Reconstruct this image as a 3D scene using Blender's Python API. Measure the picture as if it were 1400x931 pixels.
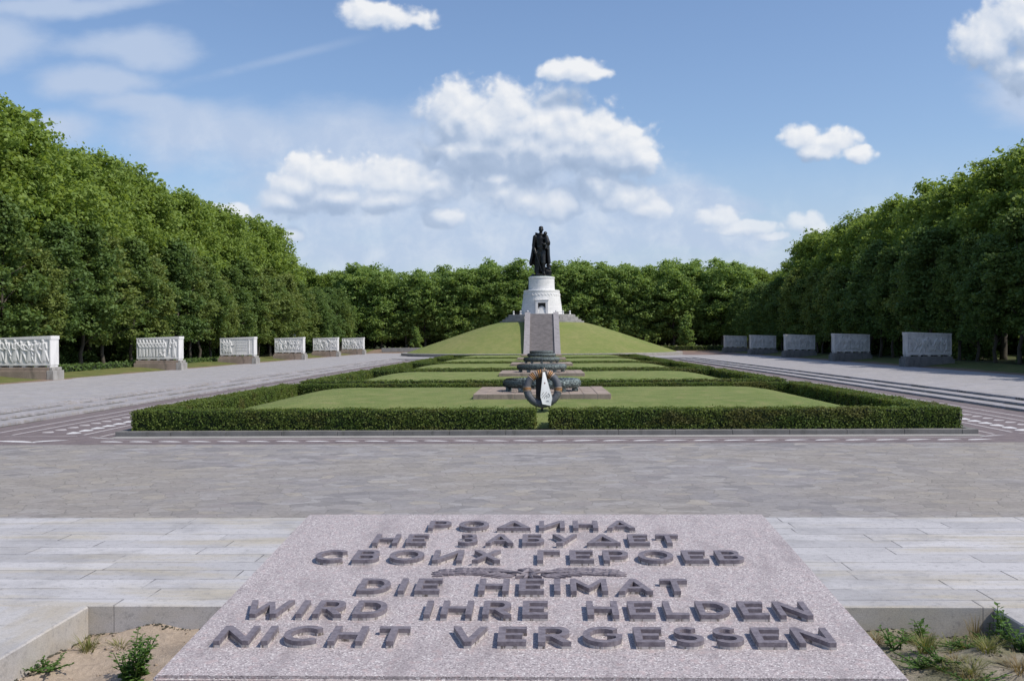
import bpy, bmesh, math, random
import numpy as np
from mathutils import Vector, Matrix, Euler
R = math.radians
SC = bpy.context.scene
COL = SC.collection
for o in list(bpy.data.objects):
    bpy.data.objects.remove(o)

# ------------------------------------------------------------------ camera
cam_d = bpy.data.cameras.new('camera')
cam_d.sensor_width = 36.0
cam_d.lens = 36.0
cam_d.clip_start = 0.05
cam_d.clip_end = 6000
cam = bpy.data.objects.new('camera', cam_d)
COL.objects.link(cam)
CAM_Z = 4.5
cam.matrix_world = (Matrix.Translation((0, 0, CAM_Z)) @ Matrix.Rotation(R(1.64), 4, 'Z')
                    @ Matrix.Rotation(R(90 - 0.094), 4, 'X') @ Matrix.Rotation(R(-0.33), 4, 'Z'))
SC.camera = cam

# ------------------------------------------------------------------ light
SUN_EL, SUN_AZ = 52.0, 110.0          # azimuth clockwise from +Y
sun_dir = Vector((math.cos(R(SUN_EL)) * math.sin(R(SUN_AZ)), math.cos(R(SUN_EL)) * math.cos(R(SUN_AZ)), math.sin(R(SUN_EL))))
sl = bpy.data.lights.new('sun', 'SUN')
sl.energy = 3.8
sl.angle = R(0.5)
sl.color = (1.0, 0.945, 0.86)
sun = bpy.data.objects.new('sun', sl)
COL.objects.link(sun)
sun.rotation_euler = sun_dir.to_track_quat('Z', 'Y').to_euler()
SC.view_settings.view_transform = 'Standard'
SC.view_settings.look = 'None'
SC.view_settings.exposure = 0.0
SC.view_settings.gamma = 1
SC.view_settings.use_curve_mapping = False
SC.cycles.max_bounces = 6
SC.cycles.transparent_max_bounces = 6
SC.cycles.use_denoising = True


# ------------------------------------------------------------------ node helpers
class NT:
    def __init__(s, tree):
        s.t = tree

    def n(s, typ, ins=None, **kw):
        nd = s.t.nodes.new(typ)
        for k, v in kw.items():
            setattr(nd, k, v)
        for k, v in (ins or {}).items():
            sock = nd.inputs[k]
            if isinstance(v, bpy.types.NodeSocket):
                s.t.links.new(v, sock)
            else:
                sock.default_value = v
        return nd

    def math(s, op, a, b=0.0, c=0.0, clamp=False):
        return s.n('ShaderNodeMath', {0: a, 1: b, 2: c}, operation=op, use_clamp=clamp).outputs[0]

    def vm(s, op, a, b=None, c=None):
        d = {0: a}
        if b is not None: d[1] = b
        if c is not None: d[2] = c
        nd = s.n('ShaderNodeVectorMath', d, operation=op)
        return nd.outputs['Value'] if op in ('LENGTH', 'DISTANCE', 'DOT_PRODUCT') else nd.outputs[0]

    def noise(s, vec, scale, detail=3.0, rough=0.55, out=0, **kw):
        return s.n('ShaderNodeTexNoise', {'Vector': vec, 'Scale': scale, 'Detail': detail, 'Roughness': rough}, **kw).outputs[out]

    def ramp(s, fac, stops, interp='LINEAR'):
        nd = s.n('ShaderNodeValToRGB', {0: fac})
        cr = nd.color_ramp
        cr.interpolation = interp
        while len(cr.elements) < len(stops):
            cr.elements.new(0.5)
        for e, (p, c) in zip(cr.elements, stops):
            e.position = p
            e.color = (c[0], c[1], c[2], 1) if not isinstance(c, (int, float)) else (c, c, c, 1)
        return nd.outputs[0]

    def mix(s, fac, a, b, blend='MIX'):
        nd = s.n('ShaderNodeMix', data_type='RGBA', blend_type=blend)
        for k, v in ((0, fac), (6, a), (7, b)):
            if isinstance(v, bpy.types.NodeSocket):
                s.t.links.new(v, nd.inputs[k])
            else:
                nd.inputs[k].default_value = v if k == 0 else (v[0], v[1], v[2], 1)
        return nd.outputs[2]

    def mapr(s, v, a, b, c=0.0, d=1.0, interp='SMOOTHSTEP'):
        return s.n('ShaderNodeMapRange', {0: v, 1: a, 2: b, 3: c, 4: d}, interpolation_type=interp).outputs[0]


# ------------------------------------------------------------------ world: daylight sky with cumulus
w = bpy.data.worlds.new('World')
SC.world = w
w.use_nodes = True
w.node_tree.nodes.clear()
g = NT(w.node_tree)
tc = g.n('ShaderNodeTexCoord')
sky = g.n('ShaderNodeTexSky', sky_type='NISHITA', sun_disc=False)
sky.sun_elevation = R(SUN_EL)
sky.sun_rotation = R(SUN_AZ)
sky.altitude = 50
sky.air_density = 1.0
sky.dust_density = 1.2
sky.ozone_density = 1.6
sep = g.n('ShaderNodeSeparateXYZ', {0: tc.outputs['Generated']})
ay = g.math('MAXIMUM', g.math('ABSOLUTE', sep.outputs[1]), 0.12)
u = g.math('DIVIDE', sep.outputs[0], ay)
v = g.math('DIVIDE', sep.outputs[2], ay)
P0 = g.n('ShaderNodeCombineXYZ', {0: u, 1: v, 2: 0.0}).outputs[0]
# clouds as (bearing tangent, elevation tangent, half width, half height), thousandths
CUM = [(-80, 224, 38, 32), (-50, 204, 50, 44), (-30, 224, 32, 26), (2, 207, 50, 36), (44, 198, 46, 34), (76, 192, 34, 28), (98, 182, 24, 20),
       (-64, 186, 44, 24), (0, 186, 100, 34), (60, 180, 64, 24), (22, 216, 36, 16), (62, 206, 30, 18), (-90, 208, 18, 28), (-88, 186, 22, 18),
       (36, 262, 30, 12), (20, 259, 19, 9), (52, 258, 19, 8),
       (-166, 320, 30, 14), (-138, 317, 36, 14), (-118, 314, 24, 11),
       (258, 194, 24, 13), (280, 190, 28, 14), (274, 180, 26, 12), (306, 177, 18, 9),
       (436, 282, 36, 30), (474, 298, 46, 40), (466, 260, 44, 24), (500, 262, 60, 40),
       (-236, 150, 30, 24), (-222, 166, 30, 20), (-250, 136, 28, 16), (-190, 162, 46, 20), (-140, 156, 44, 22), (-106, 152, 38, 20), (-200, 140, 50, 16), (-150, 136, 50, 14),
       (-36, 144, 30, 20), (-14, 136, 34, 18), (14, 132, 26, 18), (-92, 122, 26, 12), (-40, 156, 22, 10),
       (58, 148, 24, 18), (84, 138, 30, 18), (104, 126, 26, 12), (168, 117, 28, 10), (196, 106, 38, 7), (222, 99, 22, 5),
       (256, 112, 18, 10), (264, 104, 16, 10), (-252, 102, 20, 9), (-340, 120, 40, 14), (-310, 124, 30, 10)]


def smin_field(p, lst, k_):
    cur = None
    for (cx, cy, rx, ry) in lst:
        cx, cy, rx, ry = cx / 1000, cy / 1000, rx / 1000, ry / 1000
        l = g.vm('LENGTH', g.vm('MULTIPLY_ADD', p, (1 / rx, 1 / ry, 0), (-cx / rx, -cy / ry, 0)))
        cur = l if cur is None else g.n('ShaderNodeMath', {0: cur, 1: l, 2: k_}, operation='SMOOTH_MIN').outputs[0]
    return g.math('SUBTRACT', 1.0, cur)


def warp(p, sc, amt):
    nz = g.noise(p, sc, 3.0, 0.55, out=1)
    return g.vm('MULTIPLY_ADD', g.vm('SUBTRACT', nz, (0.5, 0.5, 0.5)), (amt, amt, 0.0), p)


def billow(p):
    # puffy lobes: inverted cell distance at two sizes plus fine noise
    q = warp(p, 40.0, 0.030)
    v1 = g.n('ShaderNodeTexVoronoi', {'Vector': q, 'Scale': 32.0}, voronoi_dimensions='2D', feature='SMOOTH_F1').outputs[0]
    v2 = g.n('ShaderNodeTexVoronoi', {'Vector': q, 'Scale': 95.0}, voronoi_dimensions='2D', feature='SMOOTH_F1').outputs[0]
    n1 = g.noise(p, 60.0, 5.0, 0.6)
    t = g.math('MULTIPLY_ADD', v1, -0.85, 0.55)
    t = g.math('MULTIPLY_ADD', v2, -0.42, g.math('ADD', t, 0.18))
    return g.math('MULTIPLY_ADD', g.math('SUBTRACT', n1, 0.5), 0.62, t)


def cloud(p):
    return g.math('ADD', smin_field(warp(p, 24.0, 0.016), CUM, 0.18), billow(p))


def shift(p, dx, dy):
    return g.vm('ADD', p, (dx, dy, 0.0))


f0 = cloud(P0)
f1 = cloud(shift(P0, 0.004, 0.008))
m0 = smin_field(P0, CUM, 0.25)
mB = smin_field(shift(P0, 0.012, 0.030), CUM, 0.25)
a_c = g.mapr(f0, 0.02, 0.62)
a_c = g.math('MULTIPLY', a_c, g.mapr(m0, -0.42, -0.12))
a_c = g.math('MULTIPLY', a_c, g.mapr(v, 0.09, 0.19, 0.62, 1.0))
lit = g.math('MULTIPLY_ADD', g.math('SUBTRACT', f0, f1), 0.36, 0.44)
mac = g.math('MINIMUM', g.math('MULTIPLY', g.math('SUBTRACT', m0, mB), 0.5), 0.30)
lit = g.math('ADD', mac, lit, clamp=True)
# soft high veils
VEIL = [(-330, 206, 90, 30), (-270, 196, 80, 36), (-180, 196, 90, 40), (-110, 186, 60, 48), (-385, 236, 60, 12), (-420, 258, 50, 12),
        (-410, 292, 60, 15), (-386, 284, 50, 15), (-540, 304, 50, 26), (-480, 335, 130, 12), (-440, 256, 60, 18), (-350, 224, 50, 20),
        (-190, 135, 120, 60), (-170, 168, 110, 44), (-20, 150, 120, 60), (120, 120, 120, 36), (-60, 140, 150, 50), (60, 116, 170, 36), (-60, 90, 260, 34), (170, 96, 100, 24), (-300, 110, 80, 26), (470, 230, 50, 26), (-480, 210, 40, 20)]
nv = g.noise(g.vm('MULTIPLY', P0, (1.0, 2.0, 1.0)), 11.0, 6.0, 0.6)
vd = g.math('MULTIPLY_ADD', g.math('SUBTRACT', nv, 0.5), 1.3, smin_field(warp(P0, 9.0, 0.05), VEIL, 0.4))
a_v = g.math('MULTIPLY', g.mapr(vd, -0.40, 0.65), 0.86)
# a faint condensation trail
tr = g.math('ABSOLUTE', g.math('SUBTRACT', v, g.math('MULTIPLY_ADD', g.math('ADD', u, 0.345), 0.235, 0.255)))
trw = g.math('MULTIPLY', g.mapr(tr, 0.007, 0.0), g.math('MULTIPLY', g.mapr(u, -0.44, -0.34), g.mapr(u, -0.15, -0.24)))
a_t = g.math('MULTIPLY', g.math('MULTIPLY', trw, 0.34), g.mapr(nv, 0.25, 0.6))
a_v = g.math('MAXIMUM', a_v, a_t)
hz = g.math('MULTIPLY', g.mapr(v, 0.20, 0.02), 0.85)
a_v = g.math('MAXIMUM', a_v, hz)
c_col = g.ramp(lit, [(0.0, (0.34, 0.44, 0.61)), (0.30, (0.42, 0.52, 0.69)), (0.55, (0.62, 0.69, 0.81)), (0.95, (0.90, 0.91, 0.93))])
sky_b = g.n('ShaderNodeBackground', {0: g.mix(1.0, sky.outputs[0], (0.93, 0.985, 1.09), 'MULTIPLY'), 1: 0.136})
vtex = g.noise(warp(P0, 20.0, 0.03), 26.0, 6.0, 0.6)
bank = g.math('MULTIPLY', g.mapr(vtex, 0.38, 0.74), g.mapr(v, 0.26, 0.16))
vcol = g.mix(bank, (0.50, 0.60, 0.78), (0.66, 0.73, 0.85))
veil_b = g.n('ShaderNodeBackground', {0: vcol, 1: 1.0})
cum_b = g.n('ShaderNodeBackground', {0: c_col, 1: 1.0})
m1 = g.n('ShaderNodeMixShader', {0: a_v, 1: sky_b.outputs[0], 2: veil_b.outputs[0]})
m2 = g.n('ShaderNodeMixShader', {0: g.math('MULTIPLY', a_c, 0.95), 1: m1.outputs[0], 2: cum_b.outputs[0]})
g.n('ShaderNodeOutputWorld', {0: m2.outputs[0]})
w.cycles.sampling_method = 'MANUAL'
w.cycles.sample_map_resolution = 512


# ------------------------------------------------------------------ materials
def mat(name):
    m = bpy.data.materials.new(name)
    m.use_nodes = True
    m.node_tree.nodes.clear()
    k = NT(m.node_tree)
    return m, k


def finish(k, col, rough=0.8, bump=None, bstr=0.3, bdist=0.01, metallic=0.0, spec=0.35):
    b = k.n('ShaderNodeBsdfPrincipled', {'Base Color': col if isinstance(col, bpy.types.NodeSocket) else (col[0], col[1], col[2], 1),
                                         'Roughness': rough, 'Metallic': metallic, 'Specular IOR Level': spec})
    if bump is not None:
        bn = k.n('ShaderNodeBump', {'Strength': bstr, 'Distance': bdist, 'Height': bump})
        k.t.links.new(bn.outputs[0], b.inputs['Normal'])
    k.n('ShaderNodeOutputMaterial', {0: b.outputs[0]})
    return b


def oc(k):
    return k.n('ShaderNodeTexCoord').outputs['Object']


def stone(name, c1, c2, scale=3.0, fine=40.0, rough=0.8, stain=None, bdist=0.01):
    m, k = mat(name)
    o = oc(k)
    n1 = k.noise(o, scale, 5.0, 0.6)
    n2 = k.noise(o, fine, 3.0, 0.7)
    c = k.mix(k.mapr(n1, 0.3, 0.7), c1, c2)
    c = k.mix(0.55, c, k.mix(n2, (0.25, 0.25, 0.25), (0.75, 0.75, 0.75)), 'OVERLAY')
    if stain:
        st = k.noise(k.vm('MULTIPLY', o, (1.0, 1.0, 0.28)), scale * 1.7, 4.0, 0.65)
        c = k.mix(k.math('MULTIPLY', k.mapr(st, 0.52, 0.72), 0.7), c, stain)
    finish(k, c, rough, n2, 0.35, bdist)
    return m


M = {}
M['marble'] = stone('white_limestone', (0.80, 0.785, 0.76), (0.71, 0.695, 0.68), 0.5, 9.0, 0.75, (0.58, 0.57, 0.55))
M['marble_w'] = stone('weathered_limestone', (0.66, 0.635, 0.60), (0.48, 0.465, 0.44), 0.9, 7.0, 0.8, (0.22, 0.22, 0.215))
M['ped'] = stone('pedestal_stone', (0.36, 0.285, 0.235), (0.27, 0.215, 0.175), 0.8, 12.0, 0.9, (0.12, 0.105, 0.09))
M['ped_l'] = stone('pale_pedestal_stone', (0.40, 0.385, 0.36), (0.31, 0.295, 0.275), 0.8, 12.0, 0.9, (0.2, 0.18, 0.16))
M['kerb'] = stone('kerb_granite', (0.21, 0.20, 0.19), (0.15, 0.145, 0.135), 1.1, 30.0, 0.85, (0.09, 0.09, 0.075))
M['kerb_top'] = stone('pale_kerb_granite', (0.36, 0.34, 0.32), (0.28, 0.27, 0.25), 1.1, 30.0, 0.85)
M['balus'] = stone('balustrade_stone', (0.34, 0.315, 0.315), (0.25, 0.235, 0.235), 1.5, 8.0, 0.8)
M['para'] = stone('parapet_stone', (0.36, 0.35, 0.33), (0.26, 0.25, 0.24), 0.9, 8.0, 0.85)
M['far_wall'] = stone('far_concrete', (0.34, 0.33, 0.32), (0.26, 0.26, 0.25), 0.8, 8.0, 0.9)


def plinth_mat():
    m, k = mat('plinth_blocks')
    o = oc(k)
    s = k.n('ShaderNodeSeparateXYZ', {0: o})
    ang = k.math('MULTIPLY', k.math('ARCTAN2', s.outputs[0], k.math('MULTIPLY', s.outputs[1], -1.0)), 4.2)
    vec = k.n('ShaderNodeCombineXYZ', {0: ang, 1: s.outputs[2], 2: 0.0}).outputs[0]
    br = k.n('ShaderNodeTexBrick', {'Vector': vec, 'Color1': (0.80, 0.79, 0.76, 1), 'Color2': (0.72, 0.71, 0.69, 1), 'Mortar': (0.56, 0.55, 0.53, 1),
                                    'Scale': 1.0, 'Mortar Size': 0.016, 'Brick Width': 1.25, 'Row Height': 0.55})
    n = k.noise(o, 1.2, 5.0, 0.65)
    c = k.mix(k.math('MULTIPLY', k.mapr(n, 0.5, 0.75), 0.5), br.outputs[0], (0.55, 0.55, 0.54))
    finish(k, c, 0.7, k.math('SUBTRACT', 1.0, br.outputs[1]), 0.4, 0.02)
    return m


M['plinth'] = plinth_mat()


def crazy():
    m, k = mat('crazy_paving')
    o = oc(k)
    wv = k.n('ShaderNodeVectorMath', {0: k.n('ShaderNodeTexNoise', {'Vector': o, 'Scale': 2.2, 'Detail': 3.0}).outputs[1], 1: (0.40, 0.40, 0.0), 2: o}, operation='MULTIPLY_ADD').outputs[0]
    wv = k.vm('MULTIPLY', wv, (0.8, 1.0, 0.0))
    vo = k.n('ShaderNodeTexVoronoi', {'Vector': wv, 'Scale': 1.9, 'Randomness': 1.0}, voronoi_dimensions='2D', distance='EUCLIDEAN')
    ve = k.n('ShaderNodeTexVoronoi', {'Vector': wv, 'Scale': 1.9, 'Randomness': 1.0}, voronoi_dimensions='2D', feature='DISTANCE_TO_EDGE')
    rnd = k.n('ShaderNodeSeparateColor', {0: vo.outputs['Color']})
    c = k.ramp(rnd.outputs[0], [(0.0, (0.205, 0.192, 0.19)), (0.3, (0.265, 0.248, 0.244)), (0.55, (0.28, 0.258, 0.24)), (0.75, (0.325, 0.307, 0.302)), (1.0, (0.25, 0.226, 0.22))])
    buff = k.math('MULTIPLY', k.math('GREATER_THAN', rnd.outputs[1], 0.92), 0.42)
    c = k.mix(buff, c, (0.40, 0.35, 0.28))
    big = k.noise(o, 0.11, 4.0, 0.6)
    c = k.mix(k.math('MULTIPLY', k.mapr(big, 0.40, 0.62), 0.55), c, (0.30, 0.265, 0.22))
    fine = k.noise(o, 5.0, 6.0, 0.75)
    c = k.mix(0.75, c, k.mix(fine, (0.2, 0.2, 0.2), (0.8, 0.8, 0.8)), 'OVERLAY')
    spk = k.noise(k.vm('MULTIPLY', o, (0.6, 1.4, 1.0)), 2.4, 6.0, 0.75)
    c = k.mix(k.math('MULTIPLY', k.mapr(spk, 0.52, 0.66), 0.4), c, (0.14, 0.13, 0.125))
    j = k.mapr(ve.outputs['Distance'], 0.045, 0.0)
    c = k.mix(k.math('MULTIPLY', j, k.mapr(big, 0.3, 0.7, 0.25, 0.6)), c, (0.13, 0.12, 0.105))
    finish(k, c, 0.85, k.math('MULTIPLY_ADD', j, -0.6, fine), 0.35, 0.02)
    return m


M['crazy'] = crazy()


def plank(name, c1, c2, mort, bw, rh, warm, rot=0.0, msize=0.006):
    m, k = mat(name)
    o = oc(k)
    p = k.n('ShaderNodeMapping', {0: o, 2: (0, 0, rot)}).outputs[0]
    br = k.n('ShaderNodeTexBrick', {'Vector': p, 'Color1': (0.0, 0.0, 0.0, 1), 'Color2': (1, 1, 1, 1), 'Mortar': (0.5, 0.5, 0.5, 1), 'Scale': 1.0,
                                    'Mortar Size': msize, 'Mortar Smooth': 0.3, 'Brick Width': bw, 'Row Height': rh}, offset=0.37, offset_frequency=3, squash=0.8, squash_frequency=2)
    c = k.mix(br.outputs[0], c1, c2)
    st = k.noise(k.vm('MULTIPLY', p, (0.5, 2.2, 1.0)), 1.3, 5.0, 0.6)
    c = k.mix(k.math('MULTIPLY', k.mapr(st, 0.44, 0.68), 0.75), c, warm)
    st2 = k.noise(p, 1.6, 6.0, 0.68)
    c = k.mix(k.math('MULTIPLY', k.mapr(st2, 0.45, 0.70), 0.5), c, tuple(x * 0.62 for x in c1))
    sp = k.noise(o, 22.0, 4.0, 0.75)
    c = k.mix(k.math('MULTIPLY', k.mapr(sp, 0.52, 0.68), 0.45), c, tuple(x * 0.5 for x in c1))
    fine = k.noise(o, 130.0, 2.0, 0.7)
    c = k.mix(0.5, c, k.mix(fine, (0.15, 0.15, 0.15), (0.85, 0.85, 0.85)), 'OVERLAY')
    jn = k.noise(p, 5.0, 2.0, 0.5)
    c = k.mix(k.math('MULTIPLY', br.outputs[1], k.mapr(jn, 0.35, 0.62, 0.12, 0.9)), c, mort)
    finish(k, c, 0.75, k.math('MULTIPLY_ADD', br.outputs[1], -1.0, k.math('MULTIPLY', fine, 0.3)), 0.5, 0.006)
    return m


M['plank'] = plank('granite_planks', (0.41, 0.395, 0.395), (0.53, 0.51, 0.505), (0.11, 0.105, 0.10), 1.3, 0.262, (0.43, 0.375, 0.275), msize=0.006)
M['plank_side'] = plank('granite_kerb_slabs', (0.43, 0.41, 0.40), (0.50, 0.48, 0.465), (0.16, 0.15, 0.14), 2.6, 1.1, (0.40, 0.345, 0.26), R(90), 0.005)
M['side'] = plank('plaza_setts', (0.34, 0.325, 0.33), (0.42, 0.40, 0.405), (0.20, 0.19, 0.18), 1.3, 0.8, (0.38, 0.34, 0.29), msize=0.02)
M['step'] = plank('step_granite', (0.33, 0.315, 0.325), (0.41, 0.39, 0.40), (0.12, 0.11, 0.10), 0.9, 1.6, (0.33, 0.29, 0.25), R(0), 0.02)
M['mosaic'] = plank('red_mosaic', (0.165, 0.132, 0.132), (0.21, 0.172, 0.170), (0.12, 0.10, 0.10), 0.7, 0.5, (0.24, 0.19, 0.175), msize=0.02)
M['stair'] = stone('stair_stone', (0.36, 0.325, 0.31), (0.26, 0.235, 0.225), 1.0, 6.0, 0.9)


def flat(name, c, rough=0.7, metallic=0.0, nz=0.25, nscale=8.0):
    m, k = mat(name)
    o = oc(k)
    n = k.noise(o, nscale, 4.0, 0.65)
    cc = k.mix(n, tuple(x * (1 - nz) for x in c), tuple(min(1, x * (1 + nz)) for x in c))
    finish(k, cc, rough, n, 0.25, 0.01, metallic)
    return m


M['moss'] = flat('dark_moss', (0.075, 0.07, 0.05), 0.95, nz=0.4, nscale=3)
M['white_mos'] = flat('white_mosaic', (0.66, 0.64, 0.63), 0.7, nz=0.12, nscale=4)
M['white_line'] = flat('pale_mosaic_line', (0.50, 0.46, 0.45), 0.7, nz=0.12, nscale=2)


def bronze_mat():
    m, k = mat('dark_bronze')
    o = oc(k)
    n = k.noise(o, 0.9, 5.0, 0.65)
    c = k.mix(k.mapr(n, 0.45, 0.7), (0.022, 0.021, 0.020), (0.05, 0.055, 0.05))
    finish(k, c, 0.42, k.noise(o, 4.0, 4.0, 0.6), 0.3, 0.05, 0.55, 0.5)
    return m


M['bronze'] = bronze_mat()


def patina_mat():
    m, k = mat('green_patina_bronze')
    o = oc(k)
    n = k.noise(o, 6.0, 5.0, 0.7)
    nl = k.n('ShaderNodeTexVoronoi', {'Vector': k.vm('MULTIPLY', o, (1, 1, 1.6)), 'Scale': 7.0})
    c = k.mix(k.mapr(n, 0.35, 0.65), (0.13, 0.16, 0.155), (0.28, 0.34, 0.325))
    c = k.mix(k.mapr(nl.outputs[0], 0.3, 0.7), c, (0.07, 0.085, 0.085))
    finish(k, c, 0.5, k.math('SUBTRACT', 1.0, nl.outputs[0]), 0.8, 0.06, 0.2)
    return m


M['patina'] = patina_mat()
M['patina_edge'] = flat('pale_green_patina', (0.25, 0.36, 0.32), 0.6)


def granite_mat():
    m, k = mat('pink_granite')
    o = oc(k)
    g1 = k.n('ShaderNodeTexVoronoi', {'Vector': o, 'Scale': 200.0}).outputs['Color']
    s = k.n('ShaderNodeSeparateColor', {0: g1})
    c = k.ramp(s.outputs[0], [(0.0, (0.17, 0.145, 0.145)), (0.2, (0.33, 0.285, 0.285)), (0.55, (0.41, 0.355, 0.35)), (0.86, (0.49, 0.43, 0.42)), (0.97, (0.70, 0.66, 0.63))])
    n = k.noise(o, 2.6, 5.0, 0.65)
    c = k.mix(k.math('MULTIPLY', k.mapr(n, 0.52, 0.75), 0.45), c, (0.27, 0.235, 0.24))
    pk = k.noise(o, 26.0, 3.0, 0.6)
    c = k.mix(k.math('MULTIPLY', k.mapr(pk, 0.52, 0.7), 0.45), c, (0.50, 0.37, 0.35))
    n3 = k.noise(o, 55.0, 3.0, 0.7)
    c = k.mix(0.3, c, k.mix(n3, (0.2, 0.2, 0.2), (0.8, 0.8, 0.8)), 'OVERLAY')
    wet = k.noise(k.vm('MULTIPLY', o, (2.2, 0.7, 1.0)), 2.4, 5.0, 0.65)
    c = k.mix(k.math('MULTIPLY', k.mapr(wet, 0.48, 0.68), 0.5), c, (0.235, 0.20, 0.20))
    finish(k, c, 0.62, k.noise(o, 160.0, 2.0, 0.6), 0.4, 0.002)
    return m


M['granite'] = granite_mat()


def letter_mat():
    m, k = mat('letter_bronze')
    o = oc(k)
    n = k.noise(o, 38.0, 4.0, 0.7)
    c = k.mix(k.mapr(n, 0.36, 0.64), (0.150, 0.128, 0.142), (0.235, 0.205, 0.222))
    n2 = k.noise(o, 9.0, 3.0, 0.6)
    c = k.mix(k.math('MULTIPLY', k.mapr(n2, 0.5, 0.7), 0.4), c, (0.23, 0.20, 0.21))
    finish(k, c, 0.55, n, 0.3, 0.002, 0.15)
    return m


M['letter'] = letter_mat()


def boss_mat():
    m, k = mat('stained_granite_edge')
    o = oc(k)
    n = k.noise(k.vm('MULTIPLY', o, (1, 1, 0.25)), 48.0, 3.0, 0.7)
    c = k.mix(k.mapr(n, 0.34, 0.52), (0.14, 0.115, 0.10), (0.52, 0.47, 0.44))
    finish(k, c, 0.8, n, 0.3, 0.003)
    return m


M['boss'] = boss_mat()


def grass_mat(name, c1, c2, c3, sc=0.25):
    m, k = mat(name)
    o = oc(k)
    n1 = k.noise(o, sc, 5.0, 0.6)
    n2 = k.noise(k.vm('MULTIPLY', o, (1.0, 0.45, 1.0)), 5.0, 5.0, 0.75)
    c = k.mix(k.mapr(n1, 0.3, 0.7), c1, c2)
    c = k.mix(k.math('MULTIPLY', k.mapr(n2, 0.45, 0.75), 0.55), c, c3)
    n3 = k.noise(o, 18.0, 3.0, 0.8)
    c = k.mix(0.6, c, k.mix(n3, (0.15, 0.15, 0.15), (0.85, 0.85, 0.85)), 'OVERLAY')
    dry = k.noise(o, 1.1, 6.0, 0.72)
    c = k.mix(k.math('MULTIPLY', k.mapr(dry, 0.52, 0.68), 0.75), c, (0.30, 0.27, 0.12))
    lush = k.noise(o, 0.7, 5.0, 0.7, 0)
    c = k.mix(k.math('MULTIPLY', k.mapr(lush, 0.56, 0.42, 0.0, 1.0), 0.22), c, (0.09, 0.15, 0.035))
    finish(k, c, 0.9, n3, 0.9, 0.08, 0, 0.2)
    return m


M['lawn'] = grass_mat('mown_grass', (0.175, 0.225, 0.062), (0.225, 0.255, 0.085), (0.265, 0.275, 0.11), 0.35)
M['mound'] = grass_mat('mound_grass', (0.180, 0.225, 0.058), (0.245, 0.250, 0.088), (0.28, 0.27, 0.11), 0.09)


def verge_mat():
    m, k = mat('verge_grass')
    o = oc(k)
    s = k.n('ShaderNodeSeparateXYZ', {0: o})
    ax = k.math('ABSOLUTE', s.outputs[0])
    n = k.noise(o, 0.6, 5.0, 0.65)
    n3 = k.noise(o, 9.0, 3.0, 0.75)
    gcol = k.mix(k.mapr(n, 0.35, 0.65), (0.17, 0.165, 0.055), (0.11, 0.13, 0.04))
    soil = k.mix(n3, (0.20, 0.14, 0.10), (0.27, 0.195, 0.145))
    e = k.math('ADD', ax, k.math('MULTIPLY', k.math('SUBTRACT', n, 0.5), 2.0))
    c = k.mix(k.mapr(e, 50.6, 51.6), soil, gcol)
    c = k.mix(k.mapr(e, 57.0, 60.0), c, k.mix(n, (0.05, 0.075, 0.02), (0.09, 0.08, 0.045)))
    c = k.mix(0.5, c, k.mix(n3, (0.2, 0.2, 0.2), (0.8, 0.8, 0.8)), 'OVERLAY')
    finish(k, c, 0.95, n3, 0.6, 0.06, 0, 0.15)
    return m


M['verge'] = verge_mat()


def soil_mat():
    m, k = mat('sandy_soil')
    o = oc(k)
    s = k.n('ShaderNodeSeparateXYZ', {0: o})
    n = k.noise(o, 3.0, 5.0, 0.65)
    n2 = k.noise(o, 30.0, 5.0, 0.75)
    c = k.mix(k.mapr(n, 0.3, 0.7), (0.43, 0.345, 0.265), (0.34, 0.27, 0.205))
    right = k.mapr(k.math('ADD', s.outputs[0], k.math('MULTIPLY', n, 0.8)), 0.4, 1.6)
    c = k.mix(right, c, k.mix(k.mapr(n, 0.4, 0.6), (0.28, 0.245, 0.19), (0.19, 0.18, 0.115)))
    c = k.mix(0.7, c, k.mix(n2, (0.15, 0.15, 0.15), (0.85, 0.85, 0.85)), 'OVERLAY')
    finish(k, c, 0.95, n2, 0.8, 0.02, 0, 0.1)
    return m


M['soil'] = soil_mat()
M['gravel'] = stone('red_gravel', (0.24, 0.17, 0.145), (0.19, 0.135, 0.115), 0.5, 14.0, 0.95)


def leaf_mat(name, ca, cb, cc, trans=0.35, spec=0.25, gain=(1.0, 1.0, 1.0), brown=None):
    m, k = mat(name)
    oi = k.n('ShaderNodeObjectInfo').outputs['Random']
    at = k.n('ShaderNodeAttribute', attribute_name='tone').outputs['Fac']
    c = k.mix(at, ca, cb)
    c = k.mix(k.math('MULTIPLY', k.mapr(oi, 0.35, 1.0), 0.7), c, cc)
    if brown:
        po = oc(k)
        pb = k.noise(k.vm('MULTIPLY', po, (0.35, 1.0, 1.2)), 1.0, 4.0, 0.6)
        c = k.mix(k.math('MULTIPLY', k.mapr(pb, 0.5, 0.66), 0.6), c, brown)
    c = k.mix(1.0, c, gain, 'MULTIPLY')
    b = k.n('ShaderNodeBsdfPrincipled', {'Base Color': c, 'Roughness': 0.6, 'Specular IOR Level': spec})
    t = k.n('ShaderNodeBsdfTranslucent', {0: k.mix(1.0, c, (1.25, 1.2, 0.7), 'MULTIPLY')})
    mx = k.n('ShaderNodeMixShader', {0: trans, 1: b.outputs[0], 2: t.outputs[0]})
    k.n('ShaderNodeOutputMaterial', {0: mx.outputs[0]})
    return m


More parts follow.
